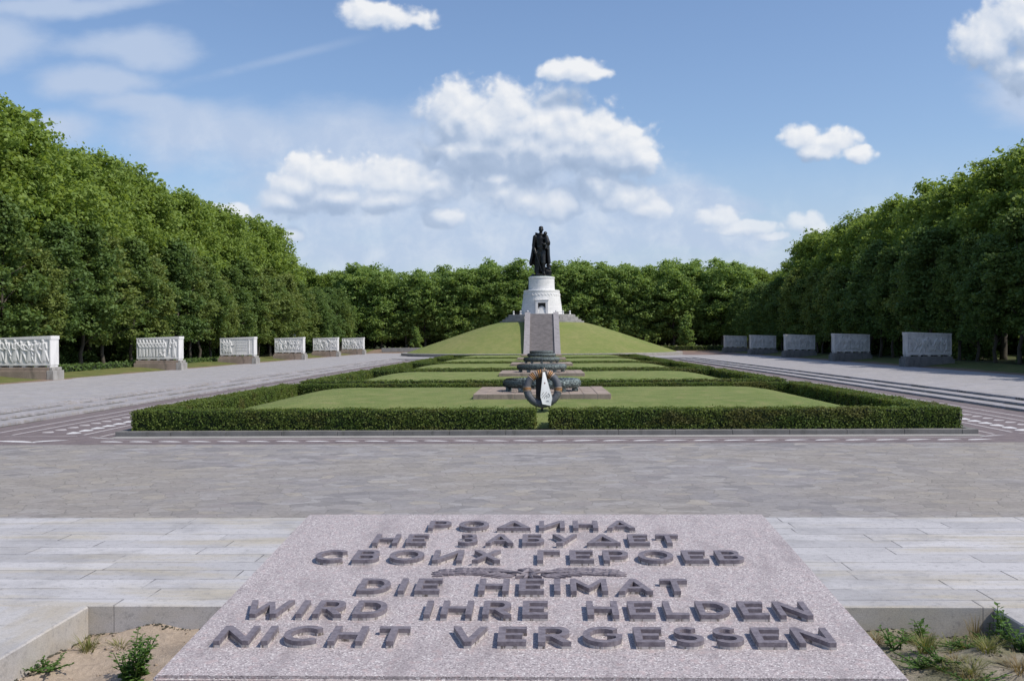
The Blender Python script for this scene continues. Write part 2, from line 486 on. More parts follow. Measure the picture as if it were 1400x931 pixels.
M['plane'] = leaf_mat('plane_foliage', (0.115, 0.180, 0.036), (0.195, 0.270, 0.066), (0.140, 0.205, 0.048), 0.45, gain=(1.55, 1.46, 1.5))
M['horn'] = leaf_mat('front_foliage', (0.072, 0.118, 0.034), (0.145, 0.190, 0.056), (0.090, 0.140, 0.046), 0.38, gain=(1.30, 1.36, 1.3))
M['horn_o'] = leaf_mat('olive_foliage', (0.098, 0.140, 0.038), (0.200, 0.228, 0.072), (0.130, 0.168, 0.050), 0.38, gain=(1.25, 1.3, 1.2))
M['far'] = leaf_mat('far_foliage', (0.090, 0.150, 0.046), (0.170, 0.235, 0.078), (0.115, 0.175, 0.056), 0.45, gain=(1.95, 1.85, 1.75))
M['hedge'] = leaf_mat('hedge_leaves', (0.060, 0.115, 0.024), (0.135, 0.190, 0.042), (0.085, 0.140, 0.030), 0.30, gain=(1.25, 1.1, 1.0), brown=(0.115, 0.105, 0.04))
M['hedge_core'] = flat('hedge_twigs', (0.016, 0.026, 0.008), 0.95)
M['weed'] = leaf_mat('weed_leaves', (0.06, 0.13, 0.03), (0.13, 0.22, 0.05), (0.09, 0.16, 0.04))
M['tuft'] = leaf_mat('grass_blades', (0.15, 0.18, 0.05), (0.27, 0.25, 0.10), (0.22, 0.21, 0.09))
M['dry'] = leaf_mat('dry_blades', (0.22, 0.17, 0.09), (0.33, 0.27, 0.14), (0.25, 0.18, 0.10))
M['bark'] = stone('bark', (0.10, 0.085, 0.065), (0.055, 0.048, 0.038), 1.2, 14.0, 0.95)
M['dark'] = flat('dark_void', (0.012, 0.012, 0.013), 0.8)
M['door'] = flat('dark_bronze_door', (0.03, 0.028, 0.026), 0.55, 0.3)
M['wring'] = flat('charcoal_artificial_fir', (0.10, 0.105, 0.115), 0.7, nz=0.5, nscale=14)
M['orange'] = flat('orange_ribbon', (0.52, 0.25, 0.08), 0.6, nz=0.12)
M['black'] = flat('black_ribbon', (0.022, 0.02, 0.02), 0.6)
M['white_cloth'] = flat('white_sash', (0.78, 0.78, 0.76), 0.7, nz=0.06)
M['red'] = flat('dull_red_ink', (0.22, 0.06, 0.06), 0.7)
M['purple'] = flat('faded_mauve_cloth', (0.13, 0.085, 0.11), 0.8)
M['tan'] = flat('tan_ribbon', (0.45, 0.33, 0.24), 0.7)
M['chain'] = flat('iron_chain', (0.06, 0.06, 0.06), 0.5, 0.5)


# ------------------------------------------------------------------ mesh builder
class MB:
    def __init__(s):
        s.v, s.f, s.m, s.sm = [], [], [], []

    def add(s, vs, fs, mi=0, smooth=False):
        b = len(s.v)
        s.v += [tuple(p) for p in vs]
        for f in fs:
            s.f.append(tuple(b + i for i in f))
            s.m.append(mi)
            s.sm.append(smooth)

    def box(s, x0, x1, y0, y1, z0, z1, mi=0, bev=0.0, T=None):
        if bev <= 0:
            vs = [(x, y, z) for z in (z0, z1) for y in (y0, y1) for x in (x0, x1)]
            fs = [(0, 2, 3, 1), (4, 5, 7, 6), (0, 1, 5, 4), (2, 6, 7, 3), (0, 4, 6, 2), (1, 3, 7, 5)]
        else:
            bm = bmesh.new()
            bmesh.ops.create_cube(bm, size=1.0)
            for q in bm.verts:
                q.co = Vector(((x0 + x1) / 2 + q.co.x * (x1 - x0), (y0 + y1) / 2 + q.co.y * (y1 - y0), (z0 + z1) / 2 + q.co.z * (z1 - z0)))
            bmesh.ops.bevel(bm, geom=bm.edges[:], offset=bev, segments=1, affect='EDGES')
            bm.verts.index_update()
            vs = [q.co.copy() for q in bm.verts]
            fs = [[q.index for q in f.verts] for f in bm.faces]
            bm.free()
        if T is not None:
            vs = [T @ Vector(p) for p in vs]
        s.add(vs, fs, mi)

    def lathe(s, prof, n=48, mi=0, smooth=True, cx=0, cy=0, closed=False):
        vs = []
        for (r, z) in prof:
            for i in range(n):
                a = 2 * math.pi * i / n
                vs.append((cx + r * math.cos(a), cy + r * math.sin(a), z))
        fs = []
        k = len(prof)
        for j in range(k - 1):
            for i in range(n):
                i2 = (i + 1) % n
                fs.append((j * n + i, j * n + i2, (j + 1) * n + i2, (j + 1) * n + i))
        if closed:
            fs.append(tuple(range(n))[::-1])
            fs.append(tuple((k - 1) * n + i for i in range(n)))
        s.add(vs, fs, mi, smooth)

    def tube(s, pts, rad, n=8, mi=0, smooth=True, cap=True):
        pts = [Vector(p) for p in pts]
        if not hasattr(rad, '__len__'):
            rad = [rad] * len(pts)
        vs, fs = [], []
        up = None
        for i, p in enumerate(pts):
            d = (pts[min(i + 1, len(pts) - 1)] - pts[max(i - 1, 0)]).normalized()
            if up is None:
                up = Vector((0, 0, 1)) if abs(d.z) < 0.9 else Vector((1, 0, 0))
            sx = d.cross(up).normalized()
            up = sx.cross(d).normalized()
            for j in range(n):
                a = 2 * math.pi * j / n
                vs.append(p + (sx * math.cos(a) + up * math.sin(a)) * rad[i])
        for i in range(len(pts) - 1):
            for j in range(n):
                j2 = (j + 1) % n
                fs.append((i * n + j, i * n + j2, (i + 1) * n + j2, (i + 1) * n + j))
        if cap:
            fs.append(tuple(range(n))[::-1])
            fs.append(tuple((len(pts) - 1) * n + j for j in range(n)))
        s.add(vs, fs, mi, smooth)

    def ell(s, c, r, rot=None, mi=0, nu=14, nv=8):
        vs, fs = [], []
        Mx = Euler(rot).to_matrix() if rot else Matrix.Identity(3)
        for j in range(1, nv):
            t = math.pi * j / nv
            for i in range(nu):
                a = 2 * math.pi * i / nu
                p = Vector((r[0] * math.sin(t) * math.cos(a), r[1] * math.sin(t) * math.sin(a), r[2] * math.cos(t)))
                vs.append(Vector(c) + Mx @ p)
        top = len(vs); vs.append(Vector(c) + Mx @ Vector((0, 0, r[2])))
        bot = len(vs); vs.append(Vector(c) + Mx @ Vector((0, 0, -r[2])))
        for j in range(nv - 2):
            for i in range(nu):
                i2 = (i + 1) % nu
                fs.append((j * nu + i, (j + 1) * nu + i, (j + 1) * nu + i2, j * nu + i2))
        for i in range(nu):
            i2 = (i + 1) % nu
            fs.append((top, i, i2))
            fs.append((bot, (nv - 2) * nu + i2, (nv - 2) * nu + i))
        s.add(vs, fs, mi, True)

    def torus(s, Rm, rm, a0=0.0, a1=2 * math.pi, n=64, k=14, mi=0, T=None, wob=0.0):
        full = abs(a1 - a0 - 2 * math.pi) < 1e-6
        vs, fs = [], []
        cnt = n if full else n + 1
        for i in range(cnt):
            a = a0 + (a1 - a0) * i / n
            for j in range(k):
                b = 2 * math.pi * j / k
                rr = rm * (1 + wob * math.sin(i * 2.1 + 1.7 * j) * 0.5 + wob * random.uniform(-.5, .5))
                vs.append(Vector(((Rm + rr * math.cos(b)) * math.cos(a), (Rm + rr * math.cos(b)) * math.sin(a), rr * math.sin(b))))
        for i in range(n):
            i2 = (i + 1) % cnt
            for j in range(k):
                j2 = (j + 1) % k
                fs.append((i * k + j, i2 * k + j, i2 * k + j2, i * k + j2))
        if T is not None:
            vs = [T @ p for p in vs]
        s.add(vs, fs, mi, True)

    def poly(s, pts, z0, z1, mi=0):
        n = len(pts)
        vs = [(p[0], p[1], z0) for p in pts] + [(p[0], p[1], z1) for p in pts]
        fs = [tuple(range(n))[::-1], tuple(range(n, 2 * n))] + [(i, (i + 1) % n, n + (i + 1) % n, n + i) for i in range(n)]
        s.add(vs, fs, mi)

    def build(s, name, mats, parent=None, loc=None, label=None, cat=None, group=None, kind=None):
        me = bpy.data.meshes.new(name)
        me.from_pydata(s.v, [], s.f)
        if not isinstance(mats, (list, tuple)):
            mats = [mats]
        for q in mats:
            me.materials.append(q)
        me.polygons.foreach_set('material_index', s.m)
        me.polygons.foreach_set('use_smooth', s.sm)
        me.update()
        return link(name, me, parent, loc, label, cat, group, kind)


def link(name, me, parent=None, loc=None, label=None, cat=None, group=None, kind=None):
    o = bpy.data.objects.new(name, me)
    COL.objects.link(o)
    if parent is not None:
        o.parent = parent
    if loc is not None:
        o.location = loc
    tag(o, label, cat, group, kind)
    return o


def tag(o, label=None, cat=None, group=None, kind=None):
    for k_, v_ in (('label', label), ('category', cat), ('group', group), ('kind', kind)):
        if v_:
            o[k_] = v_


def thing(name, label, cat, loc=(0, 0, 0), rz=0.0, group=None):
    o = bpy.data.objects.new(name, None)
    COL.objects.link(o)
    o.empty_display_size = 0.3
    o.location = loc
    o.rotation_euler = (0, 0, rz)
    tag(o, label, cat, group)
    return o


def copy_tree(o, parent=None):
    c = o.copy()
    COL.objects.link(c)
    c.parent = parent
    for ch in list(o.children):
        copy_tree(ch, c)
    return c


def quads(name, P, A, B, tone, material):
    """rhombic leaf faces: centre P, half axes A and B (n,3)"""
    n = len(P)
    V = np.empty((n, 4, 3), np.float32)
    V[:, 0] = P - A
    V[:, 1] = P + B * 0.75 - A * 0.1
    V[:, 2] = P + A
    V[:, 3] = P - B * 0.75 - A * 0.1
    me = bpy.data.meshes.new(name)
    me.vertices.add(n * 4)
    me.vertices.foreach_set('co', V.reshape(-1))
    me.loops.add(n * 4)
    me.loops.foreach_set('vertex_index', np.arange(n * 4, dtype=np.int32))
    me.polygons.add(n)
    me.polygons.foreach_set('loop_start', np.arange(0, n * 4, 4, dtype=np.int32))
    me.polygons.foreach_set('loop_total', np.full(n, 4, np.int32))
    me.materials.append(material)
    at = me.attributes.new('tone', 'FLOAT', 'FACE')
    at.data.foreach_set('value', np.asarray(tone, np.float32))
    me.update(calc_edges=True)
    return me


def norm(a):
    return a / (np.linalg.norm(a, axis=1, keepdims=True) + 1e-9)


def leaf_axes(N, rng, size):
    """random in-plane axes for faces with normals N"""
    t = rng.normal(size=N.shape)
    A = norm(np.cross(N, t))
    B = norm(np.cross(N, A))
    return A * size[:, None], B * size[:, None]


# ================================================================== SETTING
SIDE_Z = 0.45
# ---- ground sheet reaching the horizon, with the sunken plaza left open
def ground():
    xs = [-3000, -1500, -700, -300, -150, -100, -80, -70, -64, -60, -57, -54.5, -52, -50.5, -49.4]
    xs = xs + [-30, -10, 10, 30] + [-x for x in xs[::-1]]
    ys = [-1500, -600, -200, -60, -20, 10] + list(range(30, 300, 12)) + [304, 312, 330, 360, 420, 600, 1200, 3000]

    def h(x, y):
        a = abs(x)
        z = SIDE_Z + 0.55 * min(1, max(0, (a - 50.0) / 6.0)) if a < 60 else 1.0 + 0.3 * min(1, (a - 60) / 30)
        if y > 295 and a < 60:
            z = SIDE_Z + 1.15 * min(1, (y - 294) / 22)
        elif y > 295:
            z = max(z, 1.6 * min(1, (y - 270) / 40))
        if a > 49.5 and a < 120:
            z += 0.06 * math.sin(y * 0.31 + a) + 0.05 * math.sin(y * 0.13 + 2 * a)
        return z
    b = MB()
    nx, ny = len(xs), len(ys)
    vs = [(x, y, h(x, y)) for y in ys for x in xs]
    fs = []
    for j in range(ny - 1):
        for i in range(nx - 1):
            inside = xs[i] >= -49.5 and xs[i + 1] <= 49.5 and ys[j] >= -60 and ys[j + 1] <= 294
            if not inside:
                fs.append((j * nx + i, j * nx + i + 1, (j + 1) * nx + i + 1, (j + 1) * nx + i))
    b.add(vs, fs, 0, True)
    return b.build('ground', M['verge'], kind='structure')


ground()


def sheet(name, x0, x1, y0, y1, z, m, nx=1, ny=1, f=None, thick=0.0):
    b = MB()
    vs, fs = [], []
    for j in range(ny + 1):
        for i in range(nx + 1):
            x = x0 + (x1 - x0) * i / nx
            y = y0 + (y1 - y0) * j / ny
            vs.append((x, y, z + (f(x, y) if f else 0)))
    for j in range(ny):
        for i in range(nx):
            a = j * (nx + 1) + i
            fs.append((a, a + 1, a + nx + 2, a + nx + 1))
    b.add(vs, fs, 0, f is not None)
    return b.build(name, m, kind='structure')


sheet('plaza', -30.6, 30.6, 8.5, 296, 0.0, M['crazy'])
# outer strips of the plaza in front of the side terraces are a step lower as well
for sx in (-1, 1):
    b = MB()
    # three shallow treads up to the side terrace; butted end to end
    X = [28.6, 30.0, 31.4]
    for i, xa in enumerate(X):
        xb = X[i + 1] if i < 2 else 31.75
        z = 0.15 * (i + 1)
        y0, y1 = 40.0, 214.0
        lo, hi = sorted((sx * xa, sx * xb))
        b.box(lo, hi, y0, y1, -0.05, z - 0.002 * 0, 0, 0.012)
    b.build('terrace_steps', M['step'], kind='structure')
    # dark weathered joint with moss at the foot of every riser, broken here and there
    b = MB()
    rgs = random.Random(5 + sx)
    for i, xa in enumerate(X + [31.75]):
        y = 40.0
        while y < 213:
            L = rgs.uniform(0.8, 3.2)
            if rgs.random() < 0.86:
                wj = rgs.uniform(0.12, 0.30)
                za = 0.15 * i + 0.006 if i < 3 else 0.456
                lo, hi = sorted((sx * (xa - 0.01), sx * (xa - wj))) if i < 3 else (0, 0)
                if i < 3:
                    b.add([(lo, y, za), (hi, y, za), (hi, min(213.5, y + L), za), (lo, min(213.5, y + L), za)], [(0, 1, 2, 3)])
            y += L + rgs.uniform(0, 0.6)
    b.build('step_moss', M['moss'], kind='structure')
    lo, hi = sorted((sx * 31.76, sx * 49.6))
    bb = MB()
    bb.box(lo, hi, 26.0, 296, -0.3, SIDE_Z)
    if sx < 0:      # the outer edge runs slightly askew
        bb.v = [((-51.6 if p[1] < 100 else -49.0) if p[0] < -40 else p[0], p[1], p[2] + (0.06 if p[2] > 0 else 0)) for p in bb.v]
    bb.build('side_plaza', M['side'], kind='structure')
bb = MB()
bb.box(-31.7, 31.7, 214.05, 296, -0.3, SIDE_Z)
bb.build('side_plaza', M['side'], kind='structure')
# earth path beside the mound foot
sheet('path', 34, 49.0, 243, 293, SIDE_Z + 0.005, M['gravel'])

# ---- red mosaic band with its white figures round the beds
b = MB()
def msheet(x0, x1, y0, y1):
    b.add([(x0, y0, 0.004), (x1, y0, 0.004), (x1, y1, 0.004), (x0, y1, 0.004)], [(0, 1, 2, 3)])
msheet(-28.5, 28.5, 44.0, 47.55)
msheet(-28.5, -19.9, 47.55, 213.5)
msheet(19.9, 28.5, 47.55, 213.5)
b.build('mosaic_paving', M['mosaic'], kind='structure')

b = MB()
def mline(x0, y0, x1, y1, wd, mi=0):
    d = Vector((x1 - x0, y1 - y0, 0)).normalized()
    n = Vector((-d.y, d.x, 0)) * wd / 2
    p = [Vector((x0, y0, 0.008)) + n, Vector((x1, y1, 0.008)) + n, Vector((x1, y1, 0.008)) - n, Vector((x0, y0, 0.008)) - n]
    b.add(p, [(3, 2, 1, 0)], mi)
def leaf_shape(cx, cy, L, W, ang, bend=0.25, mi=0):
    pts_u, pts_l = [], []
    for i in range(9):
        t = i / 8
        wd = W * math.sin(math.pi * min(1, t ** 0.75)) ** 0.8 * 0.5 if 0 < t < 1 else 0.01
        off = bend * W * math.sin(math.pi * t)
        pts_u.append((L * (t - 0.5), off + wd))
        pts_l.append((L * (t - 0.5), off - wd))
    pts = pts_l + pts_u[::-1]
    ca, sa = math.cos(ang), math.sin(ang)
    b.add([(cx + x * ca - y * sa, cy + x * sa + y * ca, 0.008) for x, y in pts], [tuple(range(len(pts)))], mi)
for s in (-1, 1):
    for xl, w_, ya in ((26.8, 0.16, 44.2), (25.5, 0.16, 48.6), (22.0, 0.16, 48.6), (20.75, 0.13, 47.6)):
        mline(s * xl, ya, s * xl, 213, w_, 1)
    y = 49.6
    while y < 212:
        leaf_shape(s * 23.1, y, 1.15, 0.62, R(75) if s > 0 else R(105), 0.3 * s)
        leaf_shape(s * 24.3, y + 0.5, 0.9, 0.55, R(70) if s > 0 else R(110), -0.3 * s, 1)
        y += 1.36
    # corner figures
    for i, (dx, dy, L, W, a) in enumerate(((23.6, 45.3, 2.4, 0.5, 20), (25.1, 45.0, 1.5, 0.55, -15), (22.2, 45.6, 1.6, 0.45, -35), (26.3, 45.6, 1.3, 0.4, 80), (20.4, 46.9, 1.8, 0.14, 30))):
        leaf_shape(s * dx, dy, L, W, R(a) * s, 0.3, 0)
mline(-25.5, 47.9, -22, 47.9, 0.1, 1)
mline(25.5, 47.9, 22, 47.9, 0.1, 1)
x = -19.2
while x < 19.4:
    leaf_shape(x, 45.15, 1.2, 0.36, R(-14) if x < 0 else R(14), 0.25)
    x += 1.32
mline(-19.6, 46.15, 19.6, 46.15, 0.12, 1)
b.build('mosaic_figures', [M['white_mos'], M['white_line']], kind='structure')
# pale apron strip under the bed kerb
sheet('apron', -20.0, 20.0, 46.7, 47.62, 0.012, M['kerb_top'])

# ---- upper terrace with granite planks, hidden flight of steps down to the plaza
TZ = 2.9
PX0, PX1, PY0, PY1 = -2.75, 2.66, 0.6, 6.13
b = MB()
b.box(-38, 38, PY1, 9.18, TZ - 0.22, TZ, 0, 0.006)
b.build('terrace', M['plank'], kind='structure')
b = MB()
b.box(-38, PX0, -20, PY1 - 0.004, TZ - 0.22, TZ - 0.003, 0, 0.008)
b.box(PX1, 38, -20, PY1 - 0.004, TZ - 0.22, TZ - 0.003, 0, 0.008)
b.box(PX0 + 0.003, PX1 - 0.003, -20, PY0, TZ - 0.22, TZ - 0.003, 0, 0.008)
b.build('terrace', M['plank_side'], kind='structure')
b = MB()
b.box(-38, 38, -20, 9.12, -0.2, TZ - 0.35)
for i in range(18):
    z = TZ - 0.161 * (i + 1)
    b.box(-37.9, 37.9, 9.12 + 0.34 * i, 9.12 + 0.34 * (i + 1), -0.2, z, 0)
b.build('terrace_stairs', M['step'], kind='structure')
def soil_h(x, y):
    return 0.03 * math.sin(x * 3.1 + y * 2.3) + 0.02 * math.sin(x * 7.3 - y * 5.1) + 0.012 * math.sin(x * 17 + 3 * math.sin(y * 13)) + 0.03 * (1 if x > 1.2 else 0) * math.sin(y * 6)
sheet('soil', PX0 - 0.05, PX1 + 0.05, PY0 - 0.05, PY1 + 0.05, TZ - 0.155, M['soil'], 90, 90, soil_h)

# ---- grave mound (conical hill) behind the beds
MY = 257.0
b = MB()
prof = []
for i in range(25):
    t = i / 24
    r = 33.6 + (10.4 - 33.6) * t
    z = 1.18 + 7.35 * (1.09 * t - 0.09 * t ** 6) - 0.10 * math.sin(math.pi * t)
    prof.append((r, z))
prof.append((0.5, 8.6))
b.lathe(prof, 128, 0, True, 0, MY)
hill = b.build('hill', M['mound'], kind='structure')
b = MB()
b.lathe([(35.0, 0.40), (35.0, 1.10), (34.9, 1.17), (33.3, 1.17), (33.3, 0.9)], 128, 0, False, 0, MY)
b.build('hill_kerb', M['kerb_top'], label='pale stone ring kerb round the foot of the grass hill', cat='kerb')

# ================================================================== BEDS
BED0, BEDP = 47.7, 34.0
BL = 30.0                       # kerb to kerb depth
def lawn_h(x, y):               # y relative to bed front kerb
    ex = min(x + 18.3, 18.3 - x)
    ey = min(y - 1.2, 28.6 - y)
    e = max(0, min(ex, ey))
    t = min(1, e / 6.5)
    return 0.24 + 0.93 * (1 - (1 - t) ** 2.2)

rng = np.random.default_rng(7)
lawn_me = None
b = MB()
vs, fs = [], []
nx, ny = 60, 50
for j in range(ny + 1):
    for i in range(nx + 1):
        x = -18.6 + 37.2 * i / nx
        y = 0.9 + 28.0 * j / ny
        vs.append((x, y, lawn_h(x, y) + 0.012 * math.sin(x * 1.3 + y * 2.1)))
for j in range(ny):
    for i in range(nx):
        a = j * (nx + 1) + i
        fs.append((a, a + 1, a + nx + 2, a + nx + 1))
b.add(vs, fs, 0, True)
lawn0 = b.build('lawn', M['lawn'], loc=(0, BED0, 0), kind='structure')

# kerb: cut stones 2 m long, all one bed edging
b = MB()
KX = 20.1
x = -KX
while x < KX - 0.01:
    x1 = min(KX, x + 2.63)
    b.box(x, x1 - 0.012, 0, 0.42, -0.05, 0.23 + random.uniform(-.004, .004), 0, 0.015)
    b.box(x, x1 - 0.012, BL - 0.42, BL, -0.05, 0.23, 0, 0.015)
    x = x1
y = 0.43
while y < BL - 0.5:
    y1 = min(BL - 0.43, y + 2.43)
    for s in (-1, 1):
        lo, hi = sorted((s * KX, s * (KX - 0.35)))
        b.box(lo, hi, y, y1 - 0.012, -0.05, 0.23, 0, 0.015)
    y = y1
kerb0 = b.build('bed_kerb', M['kerb'], loc=(0, BED0, 0))
# soil strip that fills the bed under hedge and lawn edge
b = MB()
b.box(-KX + 0.36, KX - 0.36, 0.43, BL - 0.43, -0.04, 0.20)
soil0 = b.build('bed_soil', M['hedge_core'], loc=(0, BED0, 0), kind='structure')

# hedge boxes (x0,x1,y0,y1) inside one bed
HZ0, HZ1 = 0.21, 1.16
def hedge_boxes(gap):
    hx = 19.55
    L = [(-hx, -0.33, 0.55, 1.75), (0.42, hx, 0.55, 1.75)] if gap else [(-hx, hx, 0.55, 1.75)]
    L += [(-hx, -18.15, 1.75, 28.2), (18.15, hx, 1.75, 28.2), (-hx, hx, 28.2, 29.45)]
    return L

def hedge_meshes(gap, dens, seed):
    rg = np.random.default_rng(seed)
    core = MB()
    Ps, Ns = [], []
    for (x0, x1, y0, y1) in hedge_boxes(gap):
        core.box(x0 + 0.07, x1 - 0.07, y0 + 0.07 if y0 < 1 or y0 > 28 else y0 - 0.07, y1 - 0.07 if y1 > 29 or y1 < 2 else y1 + 0.07, HZ0 - 0.05, HZ1 - 0.08)
        W, D, H = x1 - x0, y1 - y0, HZ1 - HZ0
        for (area, org, e1, e2, nrm, mult) in ((W * H, (x0, y0, HZ0), (W, 0, 0), (0, 0, H), (0, -1, 0), 1.0), (W * H, (x0, y1, HZ0), (W, 0, 0), (0, 0, H), (0, 1, 0), 0.35),
                                               (D * H, (x0, y0, HZ0), (0, D, 0), (0, 0, H), (-1, 0, 0), 0.8), (D * H, (x1, y0, HZ0), (0, D, 0), (0, 0, H), (1, 0, 0), 0.8),
                                               (W * D, (x0, y0, HZ1), (W, 0, 0), (0, D, 0), (0, 0, 1), 0.9)):
            dd = dens
            n = int(area * dd * mult)
            ab = rg.random((n, 2))
            p = np.array(org) + ab[:, :1] * np.array(e1) + ab[:, 1:] * np.array(e2)
            q = p * np.array([1.0, 1.0, 1.6])
            und = (np.sin(q[:, 0] * 2.1 + q[:, 1] * 1.3) + np.sin(q[:, 0] * 5.3 + 2 * np.sin(q[:, 2] * 4 + q[:, 1])) + np.sin(q[:, 1] * 4.1 + q[:, 2] * 3)) / 3
            p = p + np.array(nrm) * (und * 0.065 + rg.normal(0, 0.034, n) + (rg.random(n) < 0.02) * rg.uniform(0, .12, n))[:, None]
            nn = norm(np.array(nrm) * (1.3 if nrm[2] else 0.9) + rg.normal(0, 0.42 if nrm[2] else 0.55, (n, 3)))
            Ps.append(p)
            Ns.append(nn)
    P = np.concatenate(Ps)
    N = np.concatenate(Ns)
    sz = rg.uniform(0.028, 0.062, len(P)) * (1.0 if dens > 150 else 1.5)
    A, B = leaf_axes(N, rg, sz)
    tone = np.clip(0.42 + 0.35 * np.sin(P[:, 0] * 0.9 + 1.5 * np.sin(P[:, 1] * 0.7)) * 0.5 + rg.normal(0, 0.25, len(P)), 0, 1)
    return core, quads('foliage', P, A, B, tone, M['hedge'])

ORD = ['nearest', 'second', 'third', 'fourth', 'farthest']
hc0, hm0 = hedge_meshes(True, 430, 3)
hc1, hm1 = hedge_meshes(False, 120, 4)
core_o0 = hc0.build('twigs', M['hedge_core'])
core_o1 = hc1.build('twigs', M['hedge_core'])

# stone plinths that carry the bronze wreaths (local origin: front middle, ground of the crest)
PW, PD, PH = 7.6, 8.7, 0.34
b = MB()
n = 10
for i in range(n):
    for j in range(10):
        if 0 < i < n - 1 and 0 < j < 9 and False:
            continue
        x0 = -PW / 2 + PW * i / n
        y0 = PD * j / 10
        zt = PH + random.uniform(-0.008, 0.008)
        b.box(x0 + 0.006, x0 + PW / n - 0.006, y0 + 0.006, y0 + PD / 10 - 0.006, 0.0, zt, 0, 0.02)
pl_body = b
b2 = MB()
b2.box(-PW / 2 - 0.28, PW / 2 + 0.28, -0.3, PD + 0.3, -0.35, 0.02)
b2.box(-PW / 2 + 0.03, PW / 2 - 0.03, 0.03, PD - 0.03, 0.0, PH - 0.03)

def wreath_meshes():
    rg = random.Random(5)
    ring = MB()
    Rm, rm = 2.02, 0.235
    ring.torus(Rm, rm * 0.86, n=72, k=12, wob=0.08)
    # overlapping laurel leaves wrapped round the ring
    for i in range(110):
        a = 2 * math.pi * i / 110
        for j in range(7):
            bb = 2 * math.pi * (j + 0.5 * (i % 2)) / 7
            er = Vector((math.cos(a), math.sin(a), 0))
            et = Vector((-math.sin(a), math.cos(a), 0))
            nrm = er * math.cos(bb) + Vector((0, 0, 1)) * math.sin(bb)
            c = er * Rm + nrm * rm * 0.93
            side = nrm.cross(et)
            L, Wd = 0.17, 0.085
            tip = c + et * L + nrm * 0.055
            ring.add([c - et * L * 0.4, c + side * Wd + et * 0.04 + nrm * 0.02, tip, c - side * Wd + et * 0.04 + nrm * 0.02], [(0, 1, 2, 3)], 0, True)
    feet = []
    for i in range(10):
        foot = MB()
        feet.append(foot)
        a = 2 * math.pi * (i + 0.5) / 10
        foot.box(Rm * math.cos(a) - 0.16, Rm * math.cos(a) + 0.16, Rm * math.sin(a) - 0.16, Rm * math.sin(a) + 0.16, -0.47, -0.16, 0, 0.03)
    return ring, feet

wr, wf = wreath_meshes()
WORD = ['first and nearest', 'second', 'third', 'fourth', 'fifth and farthest']
kerb_src, lawn_src, soil_src = kerb0, lawn0, soil0
pl_src = wr_src = None
for k in range(5):
    yo = BED0 + BEDP * k
    if k == 0:
        kb = kerb0
    else:
        kb = kerb0.copy(); COL.objects.link(kb)
        l2 = lawn0.copy(); COL.objects.link(l2); l2.location = (0, yo, 0)
        s2 = soil0.copy(); COL.objects.link(s2); s2.location = (0, yo, 0)
    kb.location = (0, yo, 0)
    tag(kb, 'low grey stone kerb framing the %s of the hedged lawn beds' % ORD[k], 'kerb', 'kerbs of the lawn beds')
    lab = ['clipped green box hedge round the nearest lawn with a gap at front middle', 'clipped box hedge round the second lawn bed from the front',
           'clipped box hedge round the middle one of five lawn beds', 'clipped box hedge round the fourth lawn, last but one before the hill',
           'clipped box hedge round the farthest lawn just before the grass hill'][k]
    h = thing('box_hedge', lab, 'hedge', (0, yo, 0), 0, 'hedges round the lawn beds')
    if k == 0:
        core_o0.parent = h
        link('foliage', hm0, h)
    else:
        c = core_o1 if k == 1 else core_o1.copy()
        if k > 1: COL.objects.link(c)
        c.parent = h
        link('foliage', hm1, h)
    py = 56.3 + BEDP * k
    lab = ['wide stone block plinth under the nearest bronze wreath, behind the ribboned wreath', 'stone block plinth under the second bronze wreath from the front',
           'stone block plinth under the middle bronze wreath of five', 'stone block plinth under the fourth bronze wreath', 'stone block plinth under the farthest bronze wreath near the stairs'][k]
    if k == 0:
        pl_src = p = thing('stone_plinth', lab, 'plinth', (0.02, py, 1.12), 0, 'stone plinths under the bronze wreaths')
        pl_body.build('blocks', M['ped'], p)
        b2.build('footing', M['ped_l'], p)
    else:
        p = copy_tree(pl_src)
        p.location = (0.02, py, 1.12)
        p['label'] = lab
    lab = ['green bronze laurel wreath lying on the nearest stone plinth', 'green bronze laurel wreath lying on the second plinth from the front',
           'green bronze laurel wreath lying on the middle plinth of five', 'green bronze laurel wreath lying on the fourth plinth', 'green bronze laurel wreath lying closest to the hill stairs'][k]
    if k == 0:
        wr_src = q = thing('laurel_wreath', lab, 'wreath', (0.02, py + 3.4, 1.12 + PH + 0.46), 0, 'bronze wreaths lying on stone plinths')
        wr.build('laurel_ring', M['patina'], q)
        for ft in wf:
            ft.build('foot', M['patina'], q)
        wr2 = None
    else:
        q = copy_tree(wr_src)
        q.location = (0.02, py + 3.4, 1.12 + PH + 0.46)
        q['label'] = lab

# ---- wreath with ribbons standing in the hedge gap
t = thing('ribbon_wreath', 'dark standing wreath with orange striped ribbons and white sash in the hedge gap', 'wreath', (0.05, 51.4, lawn_h(0.05, 51.4 - BED0)))
WT = Matrix.Translation((0.0, 0.0, 1.14)) @ Matrix.Rotation(R(78), 4, 'X')
b = MB()
b.torus(0.78, 0.185, n=90, k=14, T=WT, wob=0.12)
b.build('wreath_ring', M['wring'], t)
for (ac, span) in ((128, 0.0), (100, 0.0), (62, 0.0), (182, 0.0), (-4, 0.0)):
    b = MB()
    wdt = 11 if ac in (128, 62) else (12 if ac == 100 else 8)
    for i in range(7):
        a0 = ac - wdt + 2 * wdt * i / 7
        a1 = ac - wdt + 2 * wdt * (i + 1) / 7
        b.torus(0.78, 0.203, R(a0), R(a1), 4, 14, (2, 1, 0, 1, 0, 1, 2)[i], WT)
    b.build('ribbon_band', [M['orange'], M['black'], M['tan']], t)
b = MB()   # dark backing panel and legs of the stand
T2 = Matrix.Translation((0, 0.26, 0))
b.box(-0.34, 0.30, 0.2, 0.24, 0.45, 1.75, 0, 0.01)
